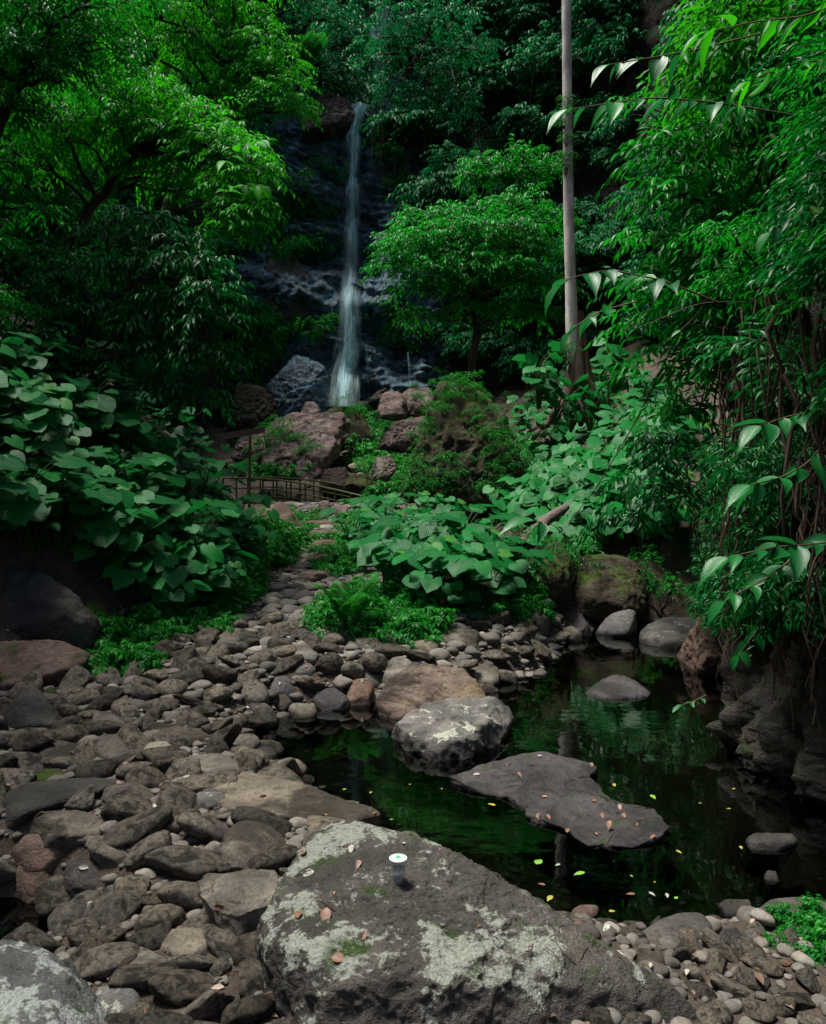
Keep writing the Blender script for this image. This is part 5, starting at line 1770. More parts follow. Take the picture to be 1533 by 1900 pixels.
# ---------------------------------------------------------------- single branches with large ribbed leaves
def branch(name, label, pts, leafL, n, mat='leaf_broad', seed=1, ratio=.5, r=.006, cat='branch', kind='broad', pairs=True, droop=.5, group=None, leaf_from=.0):
    """leafy branch along pixel path pts (u, v, Y)"""
    global RG
    RG = np.random.default_rng(seed)
    w = np.array([P(*p)[:] for p in pts])
    base = w[0].copy()
    t = np.linspace(0, len(w) - 1, 6 * len(w))
    wi = np.stack([np.interp(t, np.arange(len(w)), w[:, i]) for i in range(3)], 1)
    for _ in range(3): wi[1:-1] = .25 * wi[:-2] + .5 * wi[1:-1] + .25 * wi[2:]
    root = new_plant(name, label, cat, group, tuple(base))
    st, lv = Tubes(), Leaves()
    st.add(wi - base, r, r * .4, 6)
    cum = np.concatenate([[0], np.cumsum(np.linalg.norm(np.diff(wi, axis=0), axis=1))])
    for i in range(n):
        s_ = cum[-1] * (leaf_from + (1 - leaf_from) * (i + .5) / n)
        p_ = np.array([np.interp(s_, cum, wi[:, j]) for j in range(3)])
        q_ = np.array([np.interp(min(s_ + .02, cum[-1]), cum, wi[:, j]) - np.interp(s_ - .02, cum, wi[:, j]) for j in range(3)])
        tn = q_ / np.linalg.norm(q_)
        sd_ = np.cross(tn, [0, 0, 1.0]); sd_ /= np.linalg.norm(sd_)
        for sg in ((-1, 1) if pairs else ((-1) ** i,)):
            d = tn * .6 + sd_ * sg * .9 + DOWN * (droop * RG.uniform(.1, 1.3)) + RG.normal(size=3) * .28
            nn = np.array([0, 0, 1.]) + sd_ * sg * .3 + np.array([0, -.7, 0]) + RG.normal(size=3) * .35
            L = leafL * RG.uniform(.65, 1.35)
            if RG.uniform() < .15: continue
            lv.add(kind, (p_ - base)[None], d[None], nn[None], L, L * ratio * RG.uniform(.9, 1.1), np.array([RG.uniform(.1, .9)]))
    tn = wi[-1] - wi[-3]
    lv.add(kind, (wi[-1] - base)[None], (nrmz(tn) + DOWN * .3)[None], np.array([[0, -.3, 1.]]), leafL * 1.1, leafL * ratio * 1.1, np.array([.6]))
    link('leaves', lv.mesh('leaves', M[mat]), root)
    link('stem', st.mesh('stem', M['twig']), root)
    return root


branch('branch', 'branch of big pale ribbed leaves reaching in front of the tall trunk', [(1480, 215, 5.2), (1330, 190, 4.9), (1210, 180, 4.7), (1110, 195, 4.6), (1060, 202, 4.55)], .17, 7, seed=31, leaf_from=.25)
branch('branch', 'upper branch tip with two white shining leaves', [(1420, 60, 5.2), (1280, 95, 5.0), (1190, 110, 4.9), (1130, 120, 4.8)], .15, 5, seed=32, leaf_from=.35)
branch('branch', 'middle branch of big ribbed leaves crossing the lower tall trunk', [(1330, 560, 5.2), (1230, 520, 4.9), (1130, 500, 4.7), (1060, 515, 4.6), (1040, 530, 4.6)], .16, 7, seed=33, leaf_from=.3)
branch('branch', 'short leafy branch tip hanging over the tall trunk roots', [(1180, 560, 5.6), (1120, 575, 5.3), (1075, 600, 5.2), (1060, 615, 5.2)], .14, 4, seed=34, leaf_from=.4)
branch('branch', 'hanging branch of ribbed leaves before the dark right wall', [(1560, 780, 4.6), (1500, 860, 4.4), (1440, 890, 4.3), (1390, 900, 4.2)], .17, 5, seed=35, leaf_from=.1)
branch('branch', 'lower hanging branch of ribbed leaves at the right edge', [(1580, 1000, 4.2), (1510, 1010, 4.1), (1430, 1015, 4.0), (1350, 1035, 3.95)], .17, 6, seed=36, leaf_from=.1)
branch('branch', 'leafy branch with drooping tips just above the pool wall', [(1500, 1010, 4.5), (1430, 1070, 4.3), (1370, 1100, 4.2), (1345, 1115, 4.2)], .14, 5, seed=37, leaf_from=.1)
branch('branch', 'long leaved branch in the right edge shade', [(1580, 700, 4.4), (1530, 760, 4.3), (1470, 770, 4.3), (1410, 790, 4.2)], .17, 6, seed=38)
branch('branch', 'leafy twig high on the right edge', [(1600, 330, 4.4), (1530, 380, 4.4), (1470, 400, 4.4), (1430, 430, 4.4)], .13, 7, seed=39)
branch('branch', 'sprig with bright serrated leaves in the top right corner', [(1600, -20, 4.2), (1500, 30, 4.2), (1400, 40, 4.2), (1310, 60, 4.2)], .15, 9, mat='leaf_bright', seed=40, ratio=.34)
branch('branch', 'drooping sprig beside the sprig in the top right corner', [(1620, 120, 4.2), (1540, 110, 4.2), (1460, 120, 4.2), (1390, 150, 4.2)], .14, 8, mat='leaf_bright', seed=41, ratio=.34)
branch('branch', 'pair of big ribbed leaves above the mossy log by the pool', [(1060, 1010, 8.2), (1030, 975, 8.0), (990, 965, 7.9)], .34, 2, seed=42, leaf_from=.3)
branch('branch', 'bright sprig with large oval leaves at the tip of the arching tree', [(380, 330, 10.5), (430, 290, 10), (465, 268, 9.8), (480, 262, 9.7)], .2, 5, mat='leaf_bright', seed=43, ratio=.5, leaf_from=.4)
branch('branch', 'second sprig with large oval leaves at the tip of the arching tree', [(380, 380, 10.5), (430, 350, 10), (465, 340, 9.8), (485, 345, 9.7)], .2, 4, mat='leaf_bright', seed=44, ratio=.5, leaf_from=.4)
branch('branch', 'small herb stem hanging over the pool by the root column', [(1310, 1290, 6.2), (1290, 1300, 6.0), (1260, 1310, 5.9)], .07, 4, seed=45, kind='simple', leaf_from=.2)
branch('branch', 'low sprig at the wall foot with oval leaves', [(1420, 1150, 5.2), (1390, 1190, 5.1), (1370, 1215, 5.1)], .11, 4, seed=46, leaf_from=.1)
for i, (pp_, lab) in enumerate([
    ([(1350, 420, 8), (1290, 560, 8), (1230, 680, 8), (1170, 800, 8), (1110, 900, 8.2), (1060, 965, 8.5)], 'long thin green stem arching down to the fallen log'),
    ([(1560, 300, 6), (1460, 370, 6), (1370, 470, 6), (1290, 590, 6.2), (1230, 640, 6.4)], 'thick bare twig slanting across the right shrubs'),
    ([(1560, 540, 5.6), (1440, 560, 5.7), (1300, 560, 5.8), (1180, 610, 5.9)], 'thin twig running level through the right shrubs'),
    ([(1480, 230, 6), (1440, 420, 6), (1400, 600, 6), (1330, 760, 6)], 'dark twig hanging down through the right shrubs')]):
    branch('twig', lab, pp_, .08, 5, mat='leaf_dark', seed=50 + i, kind='simple', r=.010 if i < 2 else .006, cat='twig')
# hanging roots and vines on the right wall
RG = np.random.default_rng(55)
rnd = random.Random(55)
for i in range(95):
    u0 = rnd.uniform(1305, 1560); Y = rnd.uniform(4.4, 6.2)
    v0, v1 = rnd.uniform(520, 950), rnd.uniform(980, 1360)
    loc, nr = hit(u0, v1)
    if loc is None: continue
    Yw = max(2.6, loc.y - rnd.uniform(.02, .12) - .15)
    a, b = P(u0 + rnd.uniform(-40, 40), v0, Yw), P(u0, v1, Yw)
    root = new_plant('hanging_root', 'thin bare root hanging down the dark right wall', 'root', 'roots hanging down the right wall', tuple(a))
    tb_ = Tubes()
    tb_.add(curve((0, 0, 0), b - a, 0, .035, 12), rnd.choice([rnd.uniform(.004, .010), rnd.uniform(.008, .02)]), .003, 5)
    if i % 2 == 0: tb_.add(curve((b - a) * .3, (b - a) * .95 + Vector((rnd.uniform(-.2, .2), 0, 0)), 0, .03, 9), .004, .002, 4)
    link('root_strand', tb_.mesh('root_strand', M['bark_root']), root)
for i in range(14):
    u0 = rnd.choice([rnd.uniform(680, 1040), rnd.uniform(690, 800)]); Y = 33.5
    v0 = rnd.uniform(120, 260); v1 = v0 + rnd.uniform(70, 190)
    loc, nr = hit(u0, v1)
    if loc is None or loc.y < 20: continue
    a, b = P(u0, v0, loc.y - 1.2), P(u0 + rnd.uniform(-6, 6), v1, loc.y - 1.0)
    tb_ = Tubes(); tb_.add(curve((0, 0, 0), b - a, 0, .05, 9), .022, .014, 4)
    o = link('liana', tb_.mesh('liana', M['twig']), loc=tuple(a))
    tag(o, 'thin liana hanging straight down the far cliff', 'liana', 'lianas hanging down the far cliff')
print('plants', round(time.time() - T0, 1))

rnd = random.Random(12)
for u, v in ((1030, 770), (1060, 785), (1095, 780), (1130, 750), (1000, 740), (990, 700), (1140, 710)):
    rnd.choice(taro_s).put(P(u, v + 12, 19.2), (.3, 0, rnd.uniform(0, 6.28)), rnd.uniform(1.3, 1.9), 'small heart leaved plant at the foot of the tall pale trunk', 'heart leaved plants at the trunk foot')
# leaf litter beyond count
lv = Leaves()
n = 2600
px, py = RG.uniform(-3.8, 2.6, n), RG.uniform(2.0, 11, n)
ok = (sdf_poly(px, py, POOL) > .0) & (px > interp(py, XL) - .6)
px, py = px[ok], py[ok]
pz = hterr(px, py) + RG.uniform(.004, .05, len(px))
a = RG.uniform(0, 6.28, len(px))
L = RG.uniform(.02, .055, len(px))
lv.add('simple', np.stack([px, py, pz], 1), np.stack([np.cos(a), np.sin(a), RG.normal(size=len(px)) * .15], 1), np.array([0, 0, 1.]) + RG.normal(size=(len(px), 3)) * .35, L, L * RG.uniform(.35, .6, len(px)), RG.uniform(0, 1, len(px)))
m, nt, out = newmat('litter')
at = N(nt, 'Attribute', attribute_name='tint')
bb_ = N(nt, 'BsdfPrincipled'); bb_.inputs['Roughness'].default_value = .7
nt.links.new(ramp(nt, at.outputs['Fac'], [(0, (.05, .025, .012)), (.45, (.13, .07, .04)), (.7, (.22, .13, .09)), (.85, (.34, .27, .2)), (.95, (.45, .42, .36))]), bb_.inputs['Base Color'])
nt.links.new(bb_.outputs[0], out.inputs[0])
tag(link('leaf_litter', lv.mesh('leaf_litter', m)), 'brown and pale dry leaf litter scattered between the stones', 'litter', kind='stuff')

# ------------------------------------------------------------------ falling water
def falls(name, label, pts, dens, layers, seed, parent=None):
    cu = np.array(pts, float)
    n = 60
    t = np.linspace(0, 1, n)
    src = np.linspace(0, 1, len(cu))
    c = np.stack([np.interp(t, src, cu[:, i]) for i in range(4)], 1)
    Vs, Fs, UVs, off = [], [], [], 0
    m = 14
    for L in range(layers):
        rs = np.random.RandomState(seed + L)
        V = np.zeros((n, m, 3)); UV = np.zeros((n, m, 2))
        for i in range(n):
            w = c[i, 3] * (.8 + .25 * L)
            for j in range(m):
                s_ = j / (m - 1)
                q = P(c[i, 0] + (s_ - .5) * w, c[i, 1], c[i, 2] - .18 * L)
                q.y -= .35 * math.sin(s_ * math.pi) + .05 * rs.randn()
                V[i, j] = q[:]
                UV[i, j] = (s_, t[i])
        Vs.append(V.reshape(-1, 3)); UVs.append(UV.reshape(-1, 2)); Fs.append(grid_faces(n, m) + off); off += n * m
    o = link(name, make_mesh(name, np.concatenate(Vs), [np.concatenate(Fs)], falls_material(seed, dens), uv=np.concatenate(UVs)), parent)
    if label: tag(o, label, kind='structure')
    return o


def fy(u, v, d=.35):
    l, n_ = hit_any(u, v)
    return (l.y if l else 36) - d


pts = []
prev = 99
for u, v, w in ((669, 196, 30), (664, 215, 24), (657, 242, 18), (655, 258, 28), (657, 290, 20), (656, 330, 18), (657, 352, 30), (654, 400, 26), (652, 450, 28), (651, 500, 30), (650, 560, 34), (649, 610, 36), (646, 640, 42), (641, 690, 46), (636, 755, 52)):
    prev = min(prev, fy(u, v) if v > 215 else fy(u, 240))
    pts.append((u, v, prev, w))
print([round(p[2], 1) for p in pts])
falls('waterfall', 'narrow white waterfall dropping down the dark cliff', pts, 1.8, 3, 3)
falls('waterfall', 'bright inner strand of the waterfall', [(a_, b_, c_ - .5, d_ * .42) for a_, b_, c_, d_ in pts], 1.8, 2, 7)
for u, v0, v1, sd_ in ((680, 640, 720, 11), (757, 655, 725, 12)):
    y = min(fy(u, v0, .08), fy(u, v1, .08), fy(u, (v0 + v1) / 2, .08))
    falls('trickle', 'thin trickle of water %s the main waterfall' % ('just right of' if u < 700 else 'well right of'), [(u, v0, y, 5), (u + 3, (v0 + v1) / 2, y, 6), (u + 4, v1, y, 6)], .8, 1, sd_)


# ------------------------------------------------------------------ built things
def box(a, b, w, h, Vl, Fl, off):
    """beam from a to b, width w (horizontal), height h"""
    a, b = Vector(a), Vector(b)
    d = (b - a).normalized()
    s = d.cross(Vector((0, 0, 1)))
    s = Vector((1, 0, 0)) if s.length < .01 else s.normalized()
    u = s.cross(d).normalized()
    for e in (a, b):
        for i, j in ((-1, -1), (1, -1), (1, 1), (-1, 1)):
            Vl.append((e + s * (w / 2 * i) + u * (h / 2 * j))[:])
    for f in ((0, 1, 2, 3), (4, 7, 6, 5), (0, 4, 5, 1), (1, 5, 6, 2), (2, 6, 7, 3), (3, 7, 4, 0)):
        Fl.append([off + q for q in f])
    return off + 8


class Beams:
    def __init__(s): s.V, s.F, s.o = [], [], 0
    def add(s, a, b, w, h): s.o = box(a, b, w, h, s.V, s.F, s.o)
    def mesh(s, name, mat):
        me = make_mesh(name, s.V, [np.array(s.F)], mat, sm=False)
        return me


A = P(438, 932, 25.2); B = P(700, 972, 22.6)
br_root = new_plant('footbridge', 'small footbridge with rusty yellow green pipe railings', 'footbridge', None, tuple(A))
d = (B - A); dn = d.normalized(); perp = Vector((-dn.y, dn.x, 0)).normalized() * .55
bm_ = Beams()
nseg = 10
for i in range(nseg):
    t0, t1 = i / nseg, (i + 1) / nseg
    z0, z1 = .16 * math.sin(t0 * math.pi), .16 * math.sin(t1 * math.pi)
    bm_.add(d * t0 + Vector((0, 0, z0)), d * t1 + Vector((0, 0, z1)), 1.1, .14)
link('deck', bm_.mesh('deck', M['concrete']), br_root)
for sgn in (-1, 1):
    rb = Tubes()
    top, mid, low = [], [], []
    for i in range(nseg + 1):
        t0 = i / nseg
        p0 = d * t0 + perp * sgn + Vector((0, 0, .16 * math.sin(t0 * math.pi) + .05))
        top.append(p0 + Vector((0, 0, .72))); mid.append(p0 + Vector((0, 0, .42))); low.append(p0 + Vector((0, 0, .12)))
        rb.add([p0 - Vector((0, 0, .1)), p0 + Vector((0, 0, .36)), p0 + Vector((0, 0, .73))], .026, .026, 8)
    rb.add(top, .028, .028, 8); rb.add(mid, .022, .022, 8); rb.add(low, .022, .022, 8)
    link('railing', rb.mesh('railing', M['yellow_rail']), br_root)
# post with a board
pb_ = P(462, 925, 19.5)
root = new_plant('signpost', 'thin wooden post carrying a bare tilted board', 'signpost', None, tuple(pb_))
tb_ = Tubes(); tb_.add([(0, 0, -.4), (.02, 0, .6), (.05, 0, 1.62)], .035, .03, 8, .04)
link('post', tb_.mesh('post', M['bark_root']), root)
bb = Beams(); bb.add(P(400, 812, 19.4) - pb_, P(492, 797, 19.6) - pb_, .10, .15)
link('board', bb.mesh('board', M['wood']), root)
# broken pale stump and splinters at the path's far end
for pl, yb, lab, sd_ in (([(586, 955), (592, 930), (612, 926), (616, 950), (606, 964)], 17.5, 'pale broken block standing on the path before the footbridge', 161),
                         ([(612, 955), (622, 936), (645, 938), (648, 958)], 17.8, 'pale crumbled block beside the broken block on the path', 162)):
    RK('rock', lab, 'rock', pl, yb, lean=.25, back=.3, bulge=.05, mat='cliff_pale', seed=sd_, sub=5, k=24)
rnd = random.Random(8)
for i in range(9):
    l = hit(560 + i * 5 + rnd.uniform(-4, 4), 955 + rnd.uniform(-5, 6))[0]
    bb = Beams(); a = rnd.uniform(-.6, .6)
    bb.add((0, 0, 0), (math.cos(a) * .5, math.sin(a) * .5, rnd.uniform(0, .16)), .05, .03)
    tag(link('wood_splinter', bb.mesh('wood_splinter', M['cliff_pale']), loc=(l.x, l.y, l.z + .04)), 'pale wood splinter lying by the broken block on the path', 'splinter', 'wood splinters by the broken block')
# steps of the path
for i, (u, v, w) in enumerate([(600, 1042, 66), (606, 1016, 60), (604, 996, 60), (600, 978, 64), (606, 962, 60), (590, 1075, 70)]):
    l = hit(u, v)[0]
    ww = w / F_PX * l.y
    rs = np.random.RandomState(i + 70)
    nn = np.vstack([rs.normal(size=(16, 3)) * [1, 1, .3], np.eye(3), -np.eye(3)]); nn /= np.linalg.norm(nn, axis=1)[:, None]
    R, Fc = rock_verts(nn, np.append(rs.uniform(.8, 1, 16), [1] * 6), 4, 1.0, 24, .06, 70 + i, .06)
    R = R * np.array([ww * .55, .28, .10])
    tag(link('stone_step', make_mesh('stone_step', R, [Fc], M['stone_red']), loc=(l.x, l.y, l.z + .02)),
        'rough stone step number %d' % i if 0 else ['fourth', 'fifth', 'sixth', 'seventh', 'topmost', 'lowest'][i] + ' rough stone step of the path counted from the pebbles', 'step', 'stone steps of the path')
# fallen log above the pool
root = new_plant('fallen_log', 'short pale fallen log lying on the mossy boulder', 'log', None, tuple(P(985, 992, 9.3)))
RG = np.random.default_rng(5)
tb_ = Tubes(); tb_.add(curve((-.12, -.1, -.10), P(1052, 940, 9.9) - P(985, 992, 9.3), .03, .01, 9), [.065, .075, .07, .07, .072, .065, .06, .055, .04], 0, 14, .08)
link('log_body', tb_.mesh('log_body', M['wood']), root)

# ------------------------------------------------------------------ the cup on the boulder
loc, n_ = hit_any(739, 1636)
CUP_S = 1.0


def lathe(prof, ns=40):
    V, F = [], []
    for r, z in prof:
        for i in range(ns):
            a = 2 * math.pi * i / ns
            V.append((r * math.cos(a), r * math.sin(a), z))
    for k in range(len(prof) - 1):
        for i in range(ns):
            j = (i + 1) % ns
            F.append((k * ns + i, k * ns + j, (k + 1) * ns + j, (k + 1) * ns + i))
    return np.array(V), np.array(F)


def simple(name, col, rough=.4, trans=0, ior=1.45):
    m, nt, out = newmat(name)
    b = N(nt, 'BsdfPrincipled')
    b.inputs['Base Color'].default_value = (*col, 1)
    b.inputs['Roughness'].default_value = rough
    b.inputs['Transmission Weight'].default_value = trans
    b.inputs['IOR'].default_value = ior
    nt.links.new(b.outputs[0], out.inputs[0])
    return m


def clear_plastic(name='clear_plastic', dens=.16):
    m, nt, out = newmat(name)
    g = N(nt, 'BsdfGlossy'); g.inputs['Roughness'].default_value = .12
    g.inputs['Color'].default_value = (.9, .95, 1, 1)
    d = N(nt, 'BsdfDiffuse'); d.inputs['Color'].default_value = (.65, .72, .78, 1)
    t = N(nt, 'BsdfTransparent'); t.inputs['Color'].default_value = (.92, .94, .95, 1)
    a = N(nt, 'MixShader'); a.inputs[0].default_value = dens
    nt.links.new(t.outputs[0], a.inputs[1]); nt.links.new(d.outputs[0], a.inputs[2])
    f = N(nt, 'LayerWeight'); f.inputs[0].default_value = .35
    mx = N(nt, 'MixShader')
    nt.links.new(f.outputs['Facing'], mx.inputs[0]); nt.links.new(a.outputs[0], mx.inputs[1]); nt.links.new(g.outputs[0], mx.inputs[2])
    nt.links.new(mx.outputs[0], out.inputs[0])
    return m


M['plastic'] = clear_plastic()
M['lid_white'] = simple('lid_white', (.82, .84, .84), .3)
M['lid_green'] = simple('lid_green', (.0, .36, .12), .35)
M['cupwater'] = clear_plastic('water_in_cup', .3)
cup = new_plant('water_cup', 'small clear plastic water cup with a white and green lid', 'cup', None, tuple(loc - Vector((0, 0, .004))))
H = .088
V, Fc = lathe([(.001, .001), (.018, .0), (.0205, .004), (.0215, .012), (.0235, .035), (.0250, .06), (.0265, H - .006), (.0265, H - .003), (.031, H - .003), (.031, H), (.0255, H)])
link('cup_wall', make_mesh('cup_wall', V, [Fc], M['plastic']), cup)
V, Fc = lathe([(.0005, .0015), (.0195, .0018), (.0225, .035), (.0240, .052), (.0005, .052)])
link('water_fill', make_mesh('water_fill', V, [Fc], M['cupwater']), cup)
V, Fc = lathe([(.0305, H + .0002), (.0305, H + .0012), (.0295, H + .0018), (.0005, H + .0018)])
V, Fc = lathe([(.0005, .0004), (.0178, .0004), (.0182, .006), (.0005, .006)])
link('cup_base', make_mesh('cup_base', V, [Fc], simple('cup_base', (.75, .85, .88), .2)), cup)  # whitish disc, paints the bright highlight at the bottom of the cup
V, Fc = lathe([(.0305, H + .0002), (.0305, H + .0012), (.0295, H + .0018), (.0005, H + .0018)])
lid = link('lid', make_mesh('lid', V, [Fc], M['lid_white'], sm=False), cup)
V, Fc = lathe([(.0275, H + .0019), (.0275, H + .0024), (.0250, H + .0024), (.0250, H + .0019)])
link('lid_ring', make_mesh('lid_ring', V, [Fc], M['lid_green'], sm=False), lid)
dv = []
for i in range(24):
    a = 2 * math.pi * i / 24
    x = .0105 * math.sin(a) * (1 if math.cos(a) < 0 else (1 - abs(math.cos(a)) ** 1.2 * .75))
    y = .0125 * math.cos(a) * (1.35 if math.cos(a) > 0 else .75)
    dv.append((x, y, H + .0032))
dv = [(0, 0, H + .0034)] + dv
link('drop_mark', make_mesh('drop_mark', dv, [np.array([(0, 1 + i, 1 + (i + 1) % 24)[::-1] for i in range(24)])], M['lid_green'], sm=False), lid)
for sx in (-1, 1):
    link('drop_mark_spot', make_mesh('drop_mark_spot', [(sx * .004 + .0018 * math.cos(a), -.003 + .003 * math.sin(a), H + .0042) for a in np.linspace(0, 2 * math.pi, 12, endpoint=False)], [np.array([list(range(12))])], M['lid_white'], sm=False), lid)

# ------------------------------------------------------------------ fallen leaves and twigs
def dead_leaf_mat(name, c1, c2):
    m, nt, out = newmat(name)
    b = N(nt, 'BsdfPrincipled'); b.inputs['Roughness'].default_value = .6
    v = N(nt, 'TexCoord').outputs['Object']
    col = ramp(nt, noise(nt, v, 60, 4, .7), [(.35, c1), (.65, c2)])
    nt.links.new(col, b.inputs['Base Color'])
    nt.links.new(b.outputs[0], out.inputs[0])
    return m


DL = {'yellow': dead_leaf_mat('leaf_yellow', (.22, .19, .02), (.36, .33, .05)), 'green': dead_leaf_mat('leaf_green', (.10, .25, .02), (.18, .36, .05)),
      'pale': dead_leaf_mat('leaf_pale', (.24, .22, .18), (.36, .34, .29)), 'brown': dead_leaf_mat('leaf_brown', (.10, .045, .02), (.20, .10, .05)), 'pink': dead_leaf_mat('leaf_pink', (.20, .10, .07), (.30, .19, .14))}
RG = np.random.default_rng(41)
rnd = random.Random(41)


def one_leaf(loc, L, col, label, group=None, nr=(0, 0, 1), flat=True):
    lv = Leaves()
    a = rnd.uniform(0, 6.28)
    d = np.array([math.cos(a), math.sin(a), 0.0])
    n0 = np.array(nr[:], float)
    d = nrmz(d - n0 * np.dot(d, n0))
    lv.add('broad', np.zeros((1, 3)) - d * L * .5, d[None], (n0 + (0 if flat else 1) * RG.normal(size=3) * .25)[None], L, L * rnd.uniform(.4, .6), np.array([.5]))
    me = lv.mesh('fallen_leaf', DL[col])
    if flat:
        co = np.array([v.co[:] for v in me.vertices]); co -= n0 * ((co @ n0) * .75)[:, None]
        me.vertices.foreach_set('co', co.astype(np.float32).ravel()); me.update()
    o = link('fallen_leaf', me, loc=tuple(loc))
    tag(o, label, 'leaf', group)
    return o


for u, v, L, c in ((912, 1492, .09, 'yellow'), (1000, 1598, .11, 'green'), (1035, 1604, .05, 'pale'), (1075, 1620, .10, 'green'), (1140, 1456, .07, 'yellow'), (1212, 1478, .09, 'green'), (1172, 1625, .03, 'yellow'), (1215, 1636, .03, 'yellow'), (1238, 1661, .06, 'pale'),
                   (1020, 1666, .08, 'yellow'), (1085, 1705, .1, 'yellow'), (1136, 1690, .05, 'yellow'), (1260, 1580, .06, 'yellow'), (1375, 1572, .05, 'yellow'), (1362, 1463, .05, 'yellow'), (640, 1464, .05, 'yellow'), (688, 1470, .04, 'yellow'), (727, 1520, .04, 'green'), (660, 1490, .07, 'pale'),
                   (820, 1463, .03, 'yellow'), (1210, 1658, .06, 'pale'), (1255, 1665, .05, 'green'), (1005, 1640, .06, 'brown'), (1170, 1658, .07, 'brown'), (1300, 1490, .04, 'green'), (1352, 1500, .04, 'yellow'), (760, 1455, .03, 'yellow')):
    p = PG(u, v, .006)
    l, n2_, i_, dd_ = RB.ray_cast(CAMV, ray(u, v))
    if l is not None and dd_ < (p - CAMV).length: continue
    one_leaf(p, L * .62, c, '%s fallen leaf floating on the dark pool' % c, '%s leaves floating on the pool' % c)
for i in range(90):
    if i < 26: u, v, t_ = rnd.uniform(860, 1220), rnd.uniform(1400, 1560), 'slab'
    elif i < 32: u, v, t_ = rnd.uniform(600, 1150), rnd.uniform(1560, 1830), 'boulder'
    else: u, v, t_ = rnd.uniform(60, 700), rnd.uniform(1180, 1850), 'bank'
    l, nr = hit_any(u, v)
    if l is None or nr.z < .35 or l.z < .01: continue
    c = rnd.choice(['brown', 'brown', 'pink', 'brown', 'pale', 'brown'] if t_ != 'bank' else ['brown', 'pink', 'pink', 'brown', 'pale'])
    lab = {'slab': 'dry %s leaf lying on the flat slab in the pool', 'boulder': 'dry %s leaf scrap on the boulder with the cup', 'bank': 'dry %s leaf caught between the bank stones'}[t_] % c
    one_leaf(l + nr * .008, rnd.uniform(.03, .06) if t_ != 'boulder' else rnd.uniform(.014, .024), c, lab, lab.replace('dry ', 'dry ').replace(' leaf', ' leaves'), nr, False)
for u, v, L, c, lab in ((352, 1458, .10, 'pale', 'curled pale pink leaf beside the thin grey block rock'), (185, 1790, .05, 'pink', 'reddish dry leaf standing between near stones'), (1130, 1540, .06, 'brown', 'curled brown leaf at the tip of the flat slab'), (1390, 70, .1, 'yellow', '')):
    if not lab: continue
    l, nr = hit_any(u, v)
    one_leaf(l + Vector((0, 0, .03)), L, c, lab, None, (0, -.5, .8), False)
for i in range(40):
    if i < 16: u, v, lab = rnd.uniform(870, 1220), rnd.uniform(1400, 1560), 'slab in the pool'
    elif i < 24: u, v, lab = rnd.uniform(620, 1150), rnd.uniform(1570, 1830), 'boulder with the cup'
    else: u, v, lab = rnd.uniform(80, 640), rnd.uniform(1200, 1850), 'stony bank'
    l, nr = hit_any(u, v)
    if l is None or nr.z < .35 or l.z < .01: continue
    tb_ = Tubes(); a = rnd.uniform(0, 3.14); ln_ = rnd.uniform(.05, .16)
    dv_ = Vector((math.cos(a), math.sin(a), 0)); dv_ = (dv_ - nr * dv_.dot(nr)).normalized()
    tb_.add(curve(-dv_ * ln_ / 2, dv_ * ln_ / 2, .006, .004, 7), .0022, .0012, 4)
    tag(link('fallen_twig', tb_.mesh('fallen_twig', M['twig']), loc=tuple(l + nr * .004)), 'short dry twig lying on the ' + lab, 'twig', 'twigs on the ' + lab)

# ------------------------------------------------------------------ labels that single out what stands at a landmark
def px_of(p):
    q = Vector(p) - CAMV
    f = q.y * cp + q.z * sp
    if f <= 0: return None
    return 766.5 + q.x / f * F_PX, 950 - (-q.y * sp + q.z * cp) / f * F_PX


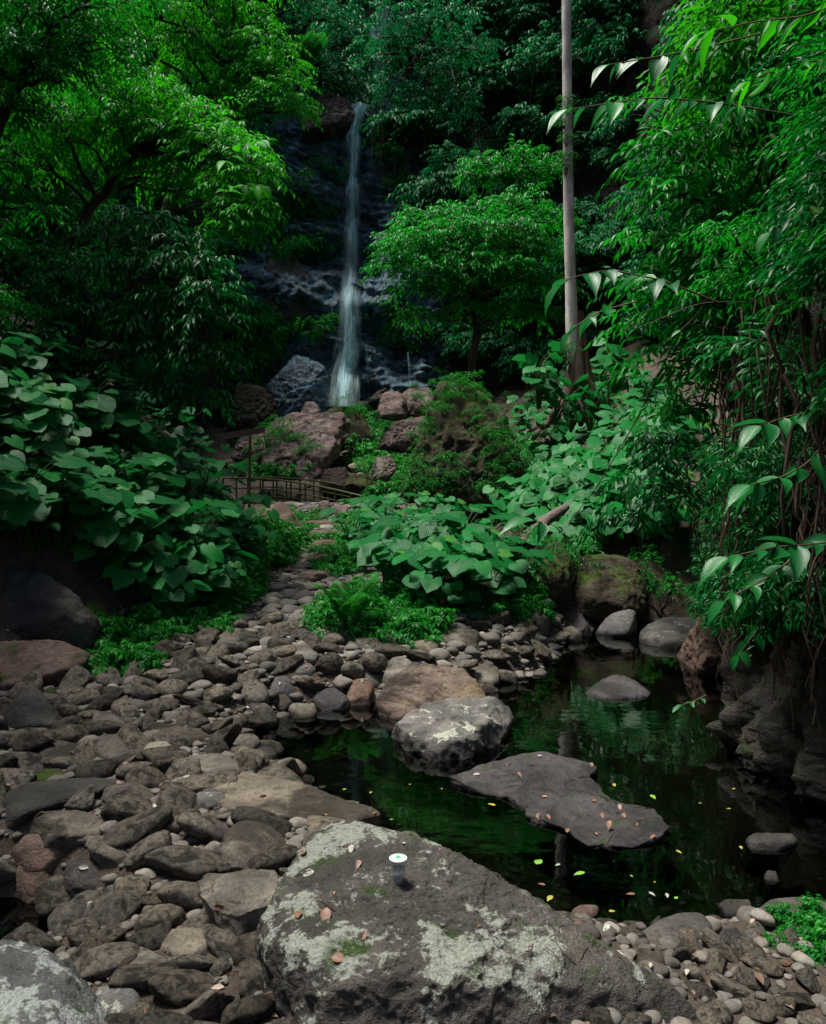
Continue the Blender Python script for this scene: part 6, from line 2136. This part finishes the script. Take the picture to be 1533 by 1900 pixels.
MARKS = [('lip of the waterfall', 660, 195), ('palm on the cliff top', 570, 110), ('middle of the waterfall', 650, 430), ('foot of the waterfall', 640, 740), ('top left corner of the photo', 0, 0), ('top right corner of the photo', 1533, 0),
         ('top end of the tall trunk', 1050, 5), ('middle of the tall trunk', 1055, 350), ('roots of the tall trunk', 1070, 700), ('small layered tree on the cliff', 950, 300), ('top of the round crowned tree', 880, 370), ('right side of the round crowned tree', 1040, 470),
         ('domed outcrop beside the waterfall', 540, 520), ('tip of the arching tree', 480, 290), ('tower rock', 870, 780), ('footbridge', 560, 900), ('signpost', 462, 850), ('earthy boulder left of the steps', 520, 980), ('stone steps', 600, 1020), ('big dark boulder under the left bank', 70, 1100),
         ('reddish brown crumbly boulder', 80, 1220), ('fern', 650, 1120), ('fallen log', 1000, 980), ('moss bearded boulder', 1130, 870), ('shadowed boulder over the pool head', 1130, 1070), ('brown root like rock column', 1330, 1180), ('left edge of the photo at mid height', 0, 900), ('right edge of the photo at mid height', 1533, 900),
         ('tilted reddish slab boulder', 560, 830), ('smooth oval brown rock', 857, 1185), ('row of rocks at the pool head', 1150, 1150), ('cup', 739, 1605), ('puddle', 30, 1640), ('speckled corner boulder', 80, 1820), ('right edge of the shore', 1500, 1720), ('shore behind the cup boulder', 1230, 1760)]
byg, all_l = {}, set()
for o in COL.objects:
    if o.parent is None and o.get('group') and o.location.y > -100:
        q = px_of(o.location)
        if q and -60 < q[0] < 1600 and -60 < q[1] < 1960: byg.setdefault(o['group'], []).append((o, q))
for g_, lst in byg.items():
    if len(lst) < 6: continue
    used = set()
    for ph_, mu, mv in MARKS:
        o, q = min(lst, key=lambda t: (t[1][0] - mu) ** 2 + (t[1][1] - mv) ** 2)
        if math.hypot(q[0] - mu, q[1] - mv) > 130 or o.name in used or 'nearest' in o['label']: continue
        k_ = {'bushes': 'bush', 'shrubs': 'shrub', 'stones': 'stone'}.get(g_.split()[0], o['category'])
        nl = ' '.join(o['label'].split()[:3]) .replace(' in', '').replace(' near', '') + ' ' + ('' if k_ in ' '.join(o['label'].split()[:3]) else k_ + ' ') + 'nearest to the ' + ph_
        if nl in all_l: continue
        all_l.add(nl); used.add(o.name); o['label'] = nl

print('script', round(time.time() - T0, 1))
